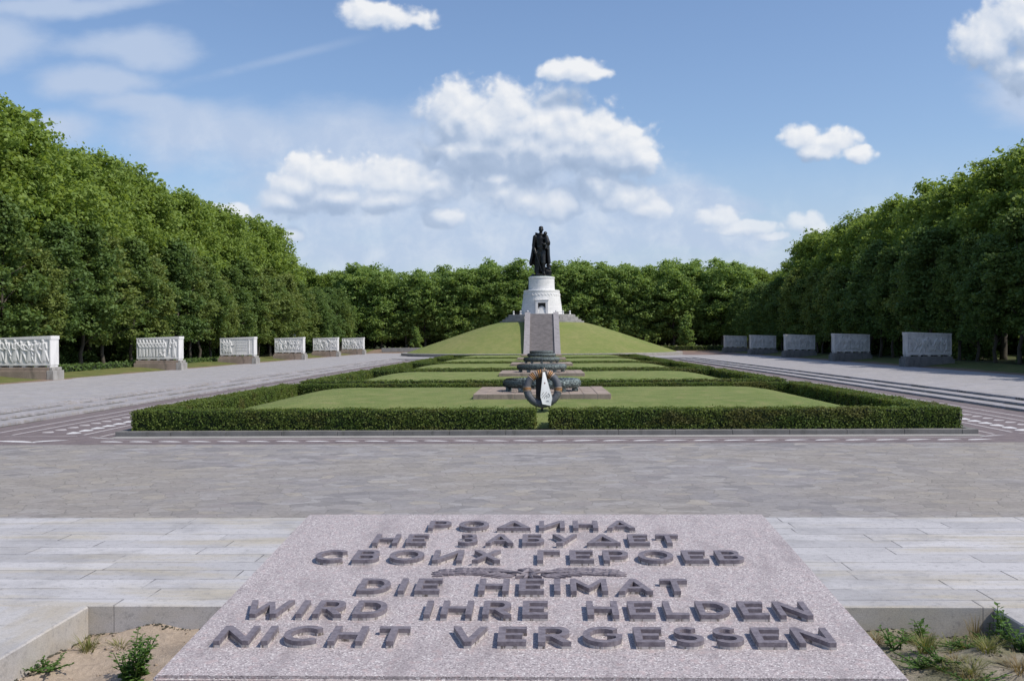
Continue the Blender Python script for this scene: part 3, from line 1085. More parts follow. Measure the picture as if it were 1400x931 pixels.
b.tube([(0, 0.22, 0.5), (-0.04, 0.05, -0.05)], 0.05)
b.tube([(0.25, 0.22, 0.8), (0.35, 0.55, -0.02)], 0.03)
b.tube([(-0.28, 0.22, 0.8), (-0.35, 0.55, -0.02)], 0.03)
b.build('easel', M['black'], t)
b = MB()
def sash_pt(u_, v_):   # u across 0..1, v down 0..1
    wd = 0.10 + 0.48 * min(1, v_ * 1.35) if v_ < 0.85 else 0.52 - 0.1 * (v_ - 0.85) / 0.15
    x = 0.06 + 0.10 * v_ + (u_ - 0.42) * wd
    z = 1.98 - 1.58 * v_ - 0.10 * u_ * v_
    y = -0.27 - 0.006 * math.sin(u_ * 5 + v_ * 2) - 0.16 * v_ + 0.09 * u_
    return (x, y, z)
vs, fs = [], []
for j in range(21):
    for i in range(9):
        vs.append(sash_pt(i / 8, j / 20))
for j in range(20):
    for i in range(8):
        fs.append((j * 9 + i, j * 9 + i + 1, (j + 1) * 9 + i + 1, (j + 1) * 9 + i))
b.add(vs, fs, 0, True)
sash = b.build('sash', M['white_cloth'], t)
def on_sash(u_, v_):
    p = sash_pt(u_, v_)
    return (p[0], p[1] - 0.012, p[2])
b = MB()
for line in ([(0.12, 0.80), (0.3, 0.72), (0.45, 0.66), (0.62, 0.60)], [(0.3, 0.82), (0.42, 0.74), (0.55, 0.70), (0.6, 0.74), (0.52, 0.8)],
             [(0.66, 0.68), (0.74, 0.64), (0.82, 0.68), (0.76, 0.74), (0.68, 0.76)], [(0.1, 0.72), (0.24, 0.64), (0.3, 0.62)], [(0.45, 0.90), (0.6, 0.87), (0.75, 0.88)]):
    b.tube([on_sash(*q) for q in line], 0.009, 5)
b.build('lettering', M['black'], sash)
b = MB()
c = Vector(on_sash(0.45, 0.34))
pts = []
for i in range(10):
    rr = 0.062 if i % 2 == 0 else 0.028
    a = math.pi / 2 + i * math.pi / 5
    pts.append((c.x + rr * math.cos(a), c.y, c.z + rr * math.sin(a)))
b.add(pts, [tuple(range(10))])
b.build('star_emblem', M['red'], sash)
b = MB()
for i in range(9):
    a = i * 0.7
    b.ell((-0.02 + 0.17 * math.cos(a), -0.20 + 0.05 * math.sin(i), 0.36 + 0.09 * math.sin(a)), (0.14, 0.05, 0.06), (0, a, i))
b.build('bow', M['purple'], t)
b = MB()
b.tube([(0.1, -0.1, 2.0), (0.1, -0.12, 2.2)], 0.02)
for s in (-1, 1):
    b.ell((0.1 + s * 0.07, -0.16, 2.05), (0.08, 0.03, 0.05), (0, s * 0.5, 0))
b.build('ribbon_knot', M['tan'], t)

# ================================================================== INSCRIPTION SLAB
SL_X, SLW = -0.055, 1.30
SY0, SY1, SZ0, SZ1 = 3.50, 5.85, 3.34, 3.50
tilt = math.atan2(SZ1 - SZ0, SY1 - SY0)
SLEN = math.hypot(SY1 - SY0, SZ1 - SZ0)
slab = thing('inscription_slab', 'tilted pink granite slab with raised bronze lettering in the foreground', 'memorial slab', (SL_X, SY0, SZ0))
slab.rotation_euler = (tilt, 0, R(-0.2))
b = MB()
bm = bmesh.new()
bmesh.ops.create_cube(bm, size=1.0)
for q in bm.verts:
    q.co = Vector((q.co.x * 2 * SLW, (q.co.y + 0.5) * SLEN, -0.13 + q.co.z * 0.26))
bmesh.ops.bevel(bm, geom=[e for e in bm.edges], offset=0.012, segments=2, affect='EDGES')
me = bpy.data.meshes.new('slab_top'); bm.to_mesh(me); bm.free(); me.materials.append(M['granite'])
link('slab_top', me, slab)
b.box(-SLW + 0.12, SLW - 0.12, 0.12, SLEN - 0.1, -0.95, -0.255)
b.build('slab_base', M['kerb_top'], slab)

DG = None
def text_shape(ch):
    """2D outline curve object for one capital letter; returns evaluated flat-extruded mesh maker"""
    polys = {
        'Д': [[(0.02, 0), (0.98, 0), (0.56, 0.70), (0.44, 0.70)], [(0.30, 0.145), (0.5, 0.47), (0.70, 0.145)]],
        'Г': [[(0, 0), (0.17, 0), (0.17, 0.56), (0.56, 0.56), (0.56, 0.70), (0, 0.70)]],
        'Б': [[(0, 0), (0.40, 0), (0.52, 0.03), (0.60, 0.10), (0.62, 0.21), (0.60, 0.32), (0.52, 0.40), (0.40, 0.43), (0.17, 0.43), (0.17, 0.57), (0.54, 0.57), (0.54, 0.70), (0, 0.70)],
              [(0.17, 0.13), (0.17, 0.31), (0.37, 0.31), (0.44, 0.27), (0.46, 0.22), (0.44, 0.16), (0.37, 0.13)]],
        'У': [[(0.10, 0), (0.30, 0), (0.42, 0.20), (0.72, 0.70), (0.53, 0.70), (0.37, 0.40), (0.19, 0.70), (-0.01, 0.70), (0.28, 0.24), (0.22, 0.13), (0.10, 0.13)]],
        'И': [[(0, 0), (0.16, 0), (0.56, 0.45), (0.56, 0), (0.72, 0), (0.72, 0.70), (0.56, 0.70), (0.16, 0.25), (0.16, 0.70), (0, 0.70)]],
        'N': [[(0, 0), (0.16, 0), (0.16, 0.45), (0.56, 0), (0.72, 0), (0.72, 0.70), (0.56, 0.70), (0.56, 0.25), (0.16, 0.70), (0, 0.70)]],
        'H': [[(0, 0), (0.17, 0), (0.17, 0.28), (0.53, 0.28), (0.53, 0), (0.70, 0), (0.70, 0.70), (0.53, 0.70), (0.53, 0.42), (0.17, 0.42), (0.17, 0.70), (0, 0.70)]],
        'E': [[(0, 0), (0.58, 0), (0.58, 0.14), (0.17, 0.14), (0.17, 0.285), (0.50, 0.285), (0.50, 0.415), (0.17, 0.415), (0.17, 0.56), (0.58, 0.56), (0.58, 0.70), (0, 0.70)]],
        'T': [[(0.23, 0), (0.40, 0), (0.40, 0.56), (0.63, 0.56), (0.63, 0.70), (0, 0.70), (0, 0.56), (0.23, 0.56)]],
        'L': [[(0, 0), (0.52, 0), (0.52, 0.14), (0.17, 0.14), (0.17, 0.70), (0, 0.70)]],
        'I': [[(0, 0), (0.17, 0), (0.17, 0.70), (0, 0.70)]],
        'V': [[(0.28, 0), (0.44, 0), (0.72, 0.70), (0.54, 0.70), (0.36, 0.22), (0.18, 0.70), (0, 0.70)]],
        'A': [[(0, 0), (0.18, 0), (0.25, 0.15), (0.55, 0.15), (0.62, 0), (0.80, 0), (0.48, 0.70), (0.32, 0.70)], [(0.30, 0.27), (0.40, 0.50), (0.50, 0.27)]],
        'X': [[(0, 0), (0.19, 0), (0.36, 0.23), (0.53, 0), (0.72, 0), (0.46, 0.35), (0.71, 0.70), (0.52, 0.70), (0.36, 0.48), (0.20, 0.70), (0.01, 0.70), (0.26, 0.35)]],
        'M': [[(0, 0), (0.16, 0), (0.16, 0.44), (0.42, 0.12), (0.68, 0.44), (0.68, 0), (0.84, 0), (0.84, 0.70), (0.70, 0.70), (0.42, 0.34), (0.14, 0.70), (0, 0.70)]],
        'W': [[(0.20, 0), (0.36, 0), (0.50, 0.40), (0.64, 0), (0.80, 0), (1.0, 0.70), (0.83, 0.70), (0.71, 0.26), (0.57, 0.62), (0.43, 0.62), (0.29, 0.26), (0.17, 0.70), (0, 0.70)]],
    }
    def arc(cx, cy, rx, ry, a0, a1, n=14):
        return [(cx + rx * math.cos(R(a0 + (a1 - a0) * i / n)), cy + ry * math.sin(R(a0 + (a1 - a0) * i / n))) for i in range(n + 1)]
    if ch == 'O':
        return [arc(0.42, 0.35, 0.42, 0.365, 0, 345, 27), arc(0.42, 0.35, 0.255, 0.225, 0, 345, 27)]
    if ch == 'C':
        return [arc(0.42, 0.35, 0.42, 0.365, 42, 318, 24) + arc(0.42, 0.35, 0.255, 0.225, 315, 45, 22)]
    if ch == 'G':
        return [arc(0.42, 0.35, 0.42, 0.365, 42, 322, 24) + [(0.80, 0.40), (0.47, 0.40), (0.47, 0.28), (0.63, 0.28), (0.63, 0.20)] + arc(0.42, 0.35, 0.255, 0.225, 310, 45, 20)]
    if ch == 'D':
        return [[(0, 0)] + arc(0.34, 0.35, 0.38, 0.35, -90, 90, 16) + [(0, 0.70)], [(0.17, 0.14)] + arc(0.34, 0.35, 0.215, 0.21, -90, 90, 12) + [(0.17, 0.56)]]
    if ch == 'P':
        return [[(0, 0), (0.17, 0), (0.17, 0.24)] + arc(0.38, 0.47, 0.24, 0.23, -90, 90, 14) + [(0, 0.70)], [(0.17, 0.365)] + arc(0.37, 0.47, 0.095, 0.105, -90, 90, 10) + [(0.17, 0.575)]]
    if ch == 'R':
        return [[(0, 0), (0.17, 0), (0.17, 0.24), (0.26, 0.24), (0.46, 0), (0.68, 0), (0.46, 0.25)] + arc(0.40, 0.475, 0.235, 0.225, -60, 90, 12) + [(0, 0.70)],
                [(0.17, 0.365)] + arc(0.37, 0.47, 0.095, 0.105, -90, 90, 10) + [(0.17, 0.575)]]
    if ch == 'B':
        return [[(0, 0)] + arc(0.40, 0.205, 0.23, 0.205, -90, 55, 12) + arc(0.38, 0.52, 0.20, 0.18, -40, 90, 10) + [(0, 0.70)],
                [(0.17, 0.13)] + arc(0.38, 0.205, 0.09, 0.08, -90, 90, 8) + [(0.17, 0.285)], [(0.17, 0.415)] + arc(0.36, 0.49, 0.075, 0.075, -90, 90, 8) + [(0.17, 0.565)]]
    if ch == 'З':
        return [arc(0.30, 0.205, 0.29, 0.215, -160, 60, 14) + arc(0.30, 0.52, 0.25, 0.19, -45, 155, 14) + arc(0.30, 0.51, 0.11, 0.085, 150, -60, 9) + [(0.20, 0.42), (0.20, 0.31)]
                + arc(0.30, 0.21, 0.13, 0.095, 60, -155, 9)]
    if ch == 'S':
        return [arc(0.30, 0.20, 0.29, 0.21, -165, 75, 14) + arc(0.29, 0.50, 0.12, 0.085, 250, 40, 10) + arc(0.30, 0.50, 0.27, 0.21, 35, 262, 14) + arc(0.30, 0.20, 0.13, 0.085, 70, -160, 10)]
    return polys[ch]

GLY = {}
def glyph(ch):
    if ch in GLY:
        return GLY[ch]
    loops = text_shape(ch)
    cu = bpy.data.curves.new('letter', 'CURVE')
    cu.dimensions = '2D'
    cu.fill_mode = 'BOTH'
    for lp in loops:
        sp = cu.splines.new('POLY')
        sp.points.add(len(lp) - 1)
        for q, p in zip(sp.points, lp):
            q.co = (p[0], p[1], 0, 1)
        sp.use_cyclic_u = True
    cu.extrude = 0.5
    cu.offset = -0.014
    o = bpy.data.objects.new('tmp', cu)
    COL.objects.link(o)
    dg = bpy.context.evaluated_depsgraph_get()
    me = bpy.data.meshes.new_from_object(o.evaluated_get(dg))
    bpy.data.objects.remove(o)
    xs = [q.co.x for q in me.vertices]
    vs = [tuple(q.co) for q in me.vertices]
    fs = [tuple(p.vertices) for p in me.polygons]
    bpy.data.meshes.remove(me)
    bpy.data.curves.remove(cu)
    GLY[ch] = (min(xs), max(xs), vs, fs)
    return GLY[ch]

LATIN = {'Р': 'P', 'О': 'O', 'Н': 'H', 'А': 'A', 'Е': 'E', 'Т': 'T', 'С': 'C', 'В': 'B', 'Х': 'X'}
LINES0 = [('РОДИНА', -0.617, 0.503, 5.434, 5.597), ('НЕ ЗАБУДЕТ', -0.865, 0.706, 5.134, 5.312), ('СВОИХ ГЕРОЕВ', -1.10, 0.966, 4.83, 5.01),
         ('DIE HEIMAT', -0.804, 0.661, 4.367, 4.549), ('WIRD IHRE HELDEN', -1.215, 1.097, 4.067, 4.245), ('NICHT VERGESSEN', -1.229, 1.103, 3.769, 3.937)]
LINES = [(t_, a_, b_ - (0.018 if i < 3 else 0.032), c_, d_) for i, (t_, a_, b_, c_, d_) in enumerate(LINES0)]
GAP, SPACE = 0.22, 0.62
for (txt, xa, xb, ya, yb) in LINES:
    wsum = 0
    items = []
    pen = 0.0
    for ch in txt:
        if ch == ' ':
            pen += SPACE
            continue
        gch = LATIN.get(ch, ch)
        x0, x1, vs, fs = glyph(gch)
        items.append((gch, pen))
        pen += (x1 - x0) + GAP
    total = pen - GAP
    sx = (xb - xa) / total
    sy = (yb - ya) / 0.70
    for gch, pn in items:
        x0, x1, vs, fs = glyph(gch)
        for (z0, z1, mname, nm, grow, par) in ((0.010, 0.027, 'letter', 'letter', 0.0, None), (-0.004, 0.0095, 'boss', 'letter_bed', 0.0, 1)):
            mb = MB()
            ox, oy = xa + pn * sx - SL_X, ya - SY0
            mb.add([(ox + (p[0] - x0) * sx, oy + p[1] * sy, z0 if p[2] < 0 else z1) for p in vs], fs)
            if par is None:
                lo = mb.build(nm, M[mname], slab)
                bv = lo.modifiers.new('bevel', 'BEVEL')
                bv.width = 0.0028
                bv.segments = 1
                bv.limit_method = 'ANGLE'
            else:
                mb.build(nm, M[mname], lo)

# laurel branch and star between the two texts
orn = MB()
rg = random.Random(11)
gy = 4.70 - SY0
gx0 = -0.068 - SL_X
def oleaf(cx, cy, ang, L, W, z=0.02):
    m_ = [(0, 0, 0.0), (L * .35, W * .5, 0.003), (L, 0, 0.001), (L * .35, -W * .5, 0.003), (L * .4, 0, 0.011)]
    ca, sa = math.cos(ang), math.sin(ang)
    top = [(cx + x * ca - y * sa, cy + x * sa + y * ca, z + zz) for x, y, zz in m_]
    bot = [(p[0], p[1], -0.003) for p in top[:4]]
    orn.add(top + bot, [(0, 4, 1), (1, 4, 2), (2, 4, 3), (3, 4, 0), (0, 1, 6, 5), (1, 2, 7, 6), (2, 3, 8, 7), (3, 0, 5, 8)], 0, False)
for s in (-1, 1):
    for i in range(13):
        t_ = i / 12
        bx = gx0 + s * (0.055 + 0.325 * t_)
        by = gy + 0.03 * math.sin(t_ * 3.0) - 0.012
        for q in (-1, 1, 0):
            a = (0 if s > 0 else math.pi) + q * (0.55 - 0.2 * t_) * s + rg.uniform(-.1, .1)
            oleaf(bx, by + q * 0.008, a, 0.105 * (1 - 0.35 * t_), 0.042, 0.003 + 0.003 * (i % 3))
    orn.tube([(gx0, gy - 0.05, 0.012), (gx0 + s * 0.05, gy - 0.03, 0.018), (gx0 + s * 0.2, gy, 0.012), (gx0 + s * 0.38, gy, 0.008)], 0.006, 6)
for q in range(4):
    oleaf(gx0, gy - 0.045, R(-150 + 40 * q), 0.07, 0.02, 0.012)
orn.build('laurel_branch', M['letter'], slab)
st = MB()
pts = []
for i in range(10):
    rr = 0.05 if i % 2 == 0 else 0.021
    a = math.pi / 2 + i * math.pi / 5
    pts.append((gx0 + rr * math.cos(a) * 1.1, gy + 0.022 + rr * math.sin(a)))
vs = [(p[0], p[1], 0.012) for p in pts] + [(gx0, gy + 0.022, 0.024)] + [(p[0], p[1], -0.003) for p in pts]
st.add(vs, [(i, (i + 1) % 10, 10) for i in range(10)] + [(i, 11 + i, 11 + (i + 1) % 10, (i + 1) % 10) for i in range(10)])
st.build('star', M['letter'], slab)

# ================================================================== SARCOPHAGI
def capsules_height(figs, W, H, nx, nz):
    X, Z = np.meshgrid(np.linspace(0, W, nx), np.linspace(0, H, nz))
    D = np.zeros_like(X)
    for (x0, z0, x1, z1, r0, r1, dep) in figs:
        dx, dz = x1 - x0, z1 - z0
        L2 = dx * dx + dz * dz + 1e-9
        t = np.clip(((X - x0) * dx + (Z - z0) * dz) / L2, 0, 1)
        d = np.hypot(X - x0 - t * dx, Z - z0 - t * dz)
        r = r0 + (r1 - r0) * t
        h = np.sqrt(np.clip(1 - (d / r) ** 2, 0, 1)) * dep
        D = np.maximum(D, h)
    return X, Z, D

def person_fig(x, z, h, lean=0.0, stride=0.0, arm=0.0, coat=False, rg=random):
    """caps for one relief figure standing at x,z with height h"""
    L = []
    top = x + lean * h
    hip = (x + lean * h * 0.5, z + h * 0.5)
    sh = (x + lean * h * 0.85, z + h * 0.82)
    L.append((top, z + h * 0.93, top, z + h * 0.95, h * .07, h * .07, .14))
    L.append((top, z + h * 0.975, top, z + h * 0.98, h * .085, h * .06, .12))
    L.append((hip[0], hip[1], sh[0], sh[1] - h * .05, h * .095, h * .125, .13))
    L.append((hip[0] - h * .03, hip[1], x - stride * h, z + h * .03, h * .075, h * .04, .12))
    L.append((hip[0] + h * .03, hip[1], x + stride * h + h * .05, z + h * .03, h * .075, h * .04, .11))
    if coat:
        L.append((hip[0], hip[1], x - stride * h * .5, z + h * .16, h * .10, h * .16, .12))
    L.append((sh[0] - h * .12, sh[1], sh[0] - h * .12 + arm * h * .2, sh[1] - h * .2, h * .05, h * .04, .16))
    L.append((sh[0] - h * .12 + arm * h * .2, sh[1] - h * .2, sh[0] + arm * h * .3, sh[1] - h * .25, h * .045, h * .035, .17))
    L.append((sh[0] + h * .12, sh[1], sh[0] + h * .15, sh[1] - h * .2, h * .05, h * .04, .14))
    return L

SW, SH, SD = 5.8, 3.0, 1.8
def relief_figs(kind, seed):
    rg = random.Random(seed)
    L = []
    W, H = SW - 0.3, 2.55
    if kind == 'march':
        for i in range(7):
            L += person_fig(0.45 + i * 0.77, 0.1, 2.3 + rg.uniform(-.15, .1), -0.05 + rg.uniform(-.1, .04), 0.13, rg.uniform(-1, 1), i % 2 == 0)
            if i in (1, 4):
                L.append((0.2 + i * 0.77, 2.2, 0.75 + i * 0.77, 0.9, .05, .05, .17))
    elif kind == 'rank':
        for i in range(8):
            L += person_fig(0.28 + i * 0.46, 0.1, 2.25, 0, 0.015, 0.4)
        L += person_fig(4.9, 0.1, 2.3, 0, 0.03, -0.6)
        L.append((4.25, 0.5, 4.45, 2.45, .05, .05, .17))
        L.append((4.15, 1.2, 4.45, 2.35, .10, .16, .12))
        for q in range(9):
            a = rg.uniform(0, 6.28)
            L.append((3.5 + .3 * math.cos(a), .55 + .25 * math.sin(a), 3.5 + .5 * math.cos(a), .55 + .4 * math.sin(a), .1, .06, .16))
    elif kind == 'text':
        for i in range(3):
            L += person_fig(0.55 + i * 0.5, 0.15, 2.15, -0.05, 0.07, rg.uniform(-1, 1), True)
        L.append((0.2, .8, 1.6, 1.5, .12, .1, .15))
        L.append((1.2, 1.3, 2.4, 1.55, .08, .03, .14))
        L.append((0.25, 1.4, 0.9, 0.3, .1, .1, .14))
        L.append((4.75, .1, 4.75, 2.4, .10, .10, .08))
        for q in range(7):
            L.append((2.55, 2.15 - q * 0.27, 4.45, 2.15 - q * 0.27, .03, .03, .035))
    else:
        n = rg.randint(5, 8)
        for i in range(n):
            L += person_fig(0.4 + i * (W - .8) / (n - 1), 0.1 + rg.uniform(0, .25), rg.uniform(1.5, 2.2), rg.uniform(-.35, .35), rg.uniform(.05, .22), rg.uniform(-1, 1), rg.random() < .4)
        for q in range(9):
            x, z, a = rg.uniform(.3, W - .3), rg.uniform(.4, 2.2), rg.uniform(-1.1, 1.1)
            l = rg.uniform(.5, 1.1)
            L.append((x - l * math.cos(a) / 2, z - l * math.sin(a) / 2, x + l * math.cos(a) / 2, z + l * math.sin(a) / 2, .05, .05, .15))
    return [(a, b_, c, d, r0, r1, dp) for (a, b_, c, d, r0, r1, dp) in L]

def sarcophagus(loc, mirror, kind, seed, label, mm):
    """built with its inner end at local x=0 and the body running to -x (mirror: +x)"""
    s = 1 if mirror else -1
    root = thing('stone_sarcophagus', label, 'sarcophagus', loc, 0, 'carved stone blocks along the avenue')
    ms = M[mm]
    # pedestal: long rear part, paler end block on the plaza edge
    def bx(mb, xa, xb, *a, **k_):
        lo, hi = sorted((s * xa, s * xb))
        mb.box(lo, hi, *a, **k_)
    pb = MB()
    bx(pb, 0.32, SW + 0.35, -0.28, SD + 0.28, -0.3, 1.02, bev=0.03)
    bx(pb, 0.1, SW + 0.15, -0.12, SD + 0.12, 1.0, 1.38, bev=0.04)
    for q in range(1, 5):
        bx(pb, 0.4 + q * 1.18, 0.4 + q * 1.18 + 0.02, -0.285, -0.27, -0.25, 1.0)
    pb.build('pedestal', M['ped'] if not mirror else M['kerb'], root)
    eb = MB()
    bx(eb, -0.42, 0.31, -0.3, SD + 0.3, -0.3, 1.05, bev=0.03)
    bx(eb, -0.25, 0.095, -0.14, SD + 0.14, 1.04, 1.38, bev=0.04)
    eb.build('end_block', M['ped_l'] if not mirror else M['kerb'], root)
    for q in range(5):
        fb = MB()
        bx(fb, 0.05 + q * 1.32, 0.45 + q * 1.32, 0.06, SD - 0.06, 1.375, 1.62, bev=0.03)
        fb.build('foot', ms, root)
    # body with a sloping top
    z0, zt0, zt1 = 1.6, 4.62, 4.40
    b = MB()
    def slope_box(xa, xb, y0, y1, za, zb0, zb1, mi=0):
        lo, hi = sorted((s * xa, s * xb))
        zl, zh = (zb0, zb1) if s > 0 else (zb1, zb0)
        vs = [(lo, y0, za), (hi, y0, za), (hi, y1, za), (lo, y1, za), (lo, y0, zl), (hi, y0, zh), (hi, y1, zh), (lo, y1, zl)]
        b.add(vs, [(0, 3, 2, 1), (4, 5, 6, 7), (0, 1, 5, 4), (1, 2, 6, 5), (2, 3, 7, 6), (3, 0, 4, 7)], mi)
    slope_box(0, SW, 0, SD, z0, zt0 - 0.06, zt1 - 0.06)
    b.build('body', ms, root)
    b = MB()
    slope_box(-0.05, SW + 0.05, -0.07, SD + 0.07, zt1 - 0.12, zt0 + 0.02, zt1 + 0.02)
    b.build('lid', ms, root)
    b = MB()
    bx(b, -0.02, SW + 0.02, -0.06, -0.002, 1.58, 1.76)
    bx(b, 0.0, 0.14, -0.06, -0.002, 1.763, zt1 - 0.125)
    bx(b, SW - 0.14, SW, -0.06, -0.002, 1.763, zt1 - 0.125)
    b.build('frame', ms, root)
    W, H = SW - 0.29, zt1 - 0.125 - 1.765
    nx, nz = 150, 72
    X, Z, D = capsules_height(relief_figs(kind, seed), W, H, nx, nz)
    vs = np.stack([(s * (0.145 + X)).ravel() if s > 0 else (-(0.145 + (W - X))).ravel(), (-0.004 - D * 0.8).ravel(), (1.765 + Z).ravel()], 1)
    rb = MB()
    fs = [(j * nx + i, j * nx + i + 1, (j + 1) * nx + i + 1, (j + 1) * nx + i) for j in range(nz - 1) for i in range(nx - 1)]
    rb.add([tuple(map(float, p)) for p in vs], fs, 0, True)
    rb.build('relief', ms, root)
    return root

LK = [('march', 'white carved block at far left with a row of striding figures'), ('rank', 'white carved block showing a rank of standing soldiers, second on the left side'),
      ('text', 'white carved block with a few figures at its left end and plain lined right half'), ('mix', 'white carved block of tangled figures, fourth on the left side'),
      ('mix', 'small white carved block, last but one on the left before the hill'), ('mix', 'farthest white carved block on the left side of the avenue')]
for k, (kind, lab) in enumerate(LK):
    sarcophagus((-50.5 + (0, 1.2, 1.9, 2.3, 2.5, 2.7)[k], 104.0 + 34.0 * k, SIDE_Z), False, kind, 20 + k, lab, 'marble')
RK = ['shaded grey carved block nearest on the right, beside dark tree trunks', 'shaded carved block with pale blotches, second on the right side', 'shaded carved block in the middle of the right row',
      'shaded carved block, last but one on the right before the hill', 'farthest shaded carved block on the right side of the avenue']
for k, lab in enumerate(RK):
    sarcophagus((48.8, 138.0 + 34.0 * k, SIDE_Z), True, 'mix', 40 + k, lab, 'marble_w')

# ================================================================== MONUMENT
# staircase up the hill
stc = thing('hill_staircase', 'long straight stone staircase climbing the grass hill to the white plinth', 'staircase', (0.15, 221.2, SIDE_Z))
n = 58
Y1s, Z1s = 26.6, 10.05
b = MB()
for i in range(n):
    y0, z1 = Y1s * i / n, Z1s * (i + 1) / n
    b.box(-2.75, 2.75, y0, y0 + Y1s / n + 0.5, max(-0.1, z1 - 0.9), z1 + (0.006 if i % 9 == 0 else 0))
b.build('steps', M['stair'], stc)
for s in (-1, 1):
    b = MB()
    nb = 26
    for i in range(nb):
        ya, yb = Y1s * i / nb - 0.4, Y1s * (i + 1) / nb - 0.4 - 0.02
        za, zb = Z1s * i / nb + 0.38, Z1s * (i + 1) / nb + 0.38
        lo, hi = sorted((s * 2.76, s * 4.05))
        vs = [(lo, ya, za - 2.2), (hi, ya, za - 2.2), (hi, yb, zb - 2.2), (lo, yb, zb - 2.2), (lo, ya, za), (hi, ya, za), (hi, yb, zb - 0.02), (lo, yb, zb - 0.02)]
        b.add(vs, [(0, 3, 2, 1), (4, 5, 6, 7), (0, 1, 5, 4), (1, 2, 6, 5), (2, 3, 7, 6), (3, 0, 4, 7)])
    b.build('balustrade', M['balus'], stc)

# stepped stone parapet ring on the hill top
b = MB()
TOPZ = 10.45
for (r0, r1, za, zb) in ((9.9, 10.6, 8.2, 8.85), (9.1, 9.9, 8.2, 9.3), (8.4, 9.1, 8.2, 9.85), (0.0, 8.4, 8.2, TOPZ)):
    nn = 64
    for i in range(nn):
        a0, a1 = 2 * math.pi * (i + 0.02) / nn, 2 * math.pi * (i + 0.98) / nn
        am = (a0 + a1) / 2
        if math.sin(am) < -0.80 and abs(math.cos(am)) < 0.5 and r0 > 1 and abs(r1 * math.cos(am)) < 4.0:
            continue
        if r0 < 1:
            continue
        ring = [(r0 * math.cos(a0), r0 * math.sin(a0)), (r1 * math.cos(a0), r1 * math.sin(a0)), (r1 * math.cos(a1), r1 * math.sin(a1)), (r0 * math.cos(a1), r0 * math.sin(a1))]
        b.poly(ring, za, zb + 0.02 * math.sin(i * 5.1))
b.lathe([(8.4, 8.0), (8.4, TOPZ - 0.05), (8.3, TOPZ), (0.3, TOPZ + 0.01)], 64, 0, False)
b.build('stone_parapet', M['para'], loc=(0.15, MY, 0), label='stepped rough stone ring under the white plinth on the hill top', cat='parapet')

pln = thing('monument_plinth', 'white stone drum plinth with a dark doorway on top of the grass hill', 'plinth', (0.15, MY, TOPZ))
b = MB()
b.lathe([(5.32, 0.0), (5.32, 0.35), (5.22, 0.36), (4.50, 5.55), (4.53, 5.6), (4.53, 6.02), (4.44, 6.1), (3.3, 6.14)], 96, 0, False)
b.build('lower_drum', M['plinth'], pln)
b = MB()
# festoon frieze round the lower drum
for i in range(36):
    a = 2 * math.pi * i / 36
    pts = [((4.60 + 0.02) * math.cos(a + q * 0.175 / 6), 4.62 * math.sin(a + q * 0.175 / 6), 5.05 - 0.32 * math.sin(math.pi * q / 6)) for q in range(7)]
    b.tube(pts, [0.04, 0.06, 0.08, 0.09, 0.08, 0.06, 0.04], 6)
    b.ell((4.62 * math.cos(a), 4.62 * math.sin(a), 5.1), (0.09, 0.09, 0.09), None, 0, 8, 6)
b.build('frieze', M['marble'], pln)
b = MB()
b.lathe([(3.32, 6.135), (3.28, 6.3), (3.2, 9.0), (3.3, 9.06), (3.3, 9.35), (3.2, 9.42), (0.3, 9.43)], 96, 0, False)
b.build('upper_drum', M['plinth'], pln)
fr = MB()
for x0, x1, z0, z1 in ((-1.55, -0.935, 0.0, 3.45), (0.935, 1.55, 0.0, 3.45), (-1.552, 1.552, 2.86, 3.452)):
    yb = -5.32 if z0 == 0 else -5.34
    fr.box(x0, x1, yb, -4.3, z0, z1, 0, 0.02)
fr.box(-1.72, 1.72, -5.44, -4.3, 3.456, 3.66, 0, 0.02)
frame = fr.build('door_frame', M['marble'], pln)
b = MB()
b.box(-0.93, 0.93, -4.98, -4.8, 0.02, 2.855)
d = b.build('door', M['door'], pln)
b = MB()
for x in (-0.62, -0.31, 0.0, 0.31, 0.62):
    b.box(x - 0.03, x + 0.03, -5.04, -4.985, 0.05, 2.83)
for z in (0.7, 1.4, 2.1):
    b.box(-0.92, 0.92, -5.03, -4.986, z - 0.03, z + 0.03)
b.build('grille', M['chain'], d)
# reveal so that the doorway is a dark recess
# chain posts on both sides of the stair head
for s in (-1, 1):
    for i in range(3):
        x = s * (3.45 + 1.75 * i)
        y = MY - math.sqrt(max(0, 8.0 ** 2 - x * x))
        bt = MB()
        bt.lathe([(0.26, 0), (0.26, 0.12), (0.19, 0.16), (0.17, 0.62), (0.24, 0.68), (0.2, 0.84), (0.05, 0.92)], 14, 0, True, closed=True)
        side = 'left' if s < 0 else 'right'
        bt.build('chain_post', M['marble'], loc=(0.15 + x, y, TOPZ),
                 label='%s stubby white chain post %s of the hill stair head' % (['innermost', 'middle', 'outermost'][i], side), cat='post', group='chain posts on the hill top')
    ch = MB()
    xs_ = [s * (3.45 + 1.75 * i / 6.0 * 1.0) for i in range(13)]
    pts = []
    for x in xs_:
        f_ = ((abs(x) - 3.45) / 1.75) % 1.0
        y = MY - math.sqrt(max(0, 8.0 ** 2 - x * x))
        pts.append((0.15 + x, y, TOPZ + 0.72 - 0.28 * math.sin(math.pi * f_)))
    ch.tube(pts, 0.035, 6)
    ch.build('hanging_chain', M['chain'], label='dark chain strung between the white posts %s of the stair head' % ('left' if s < 0 else 'right'), cat='chain', group='chains on the hill top')

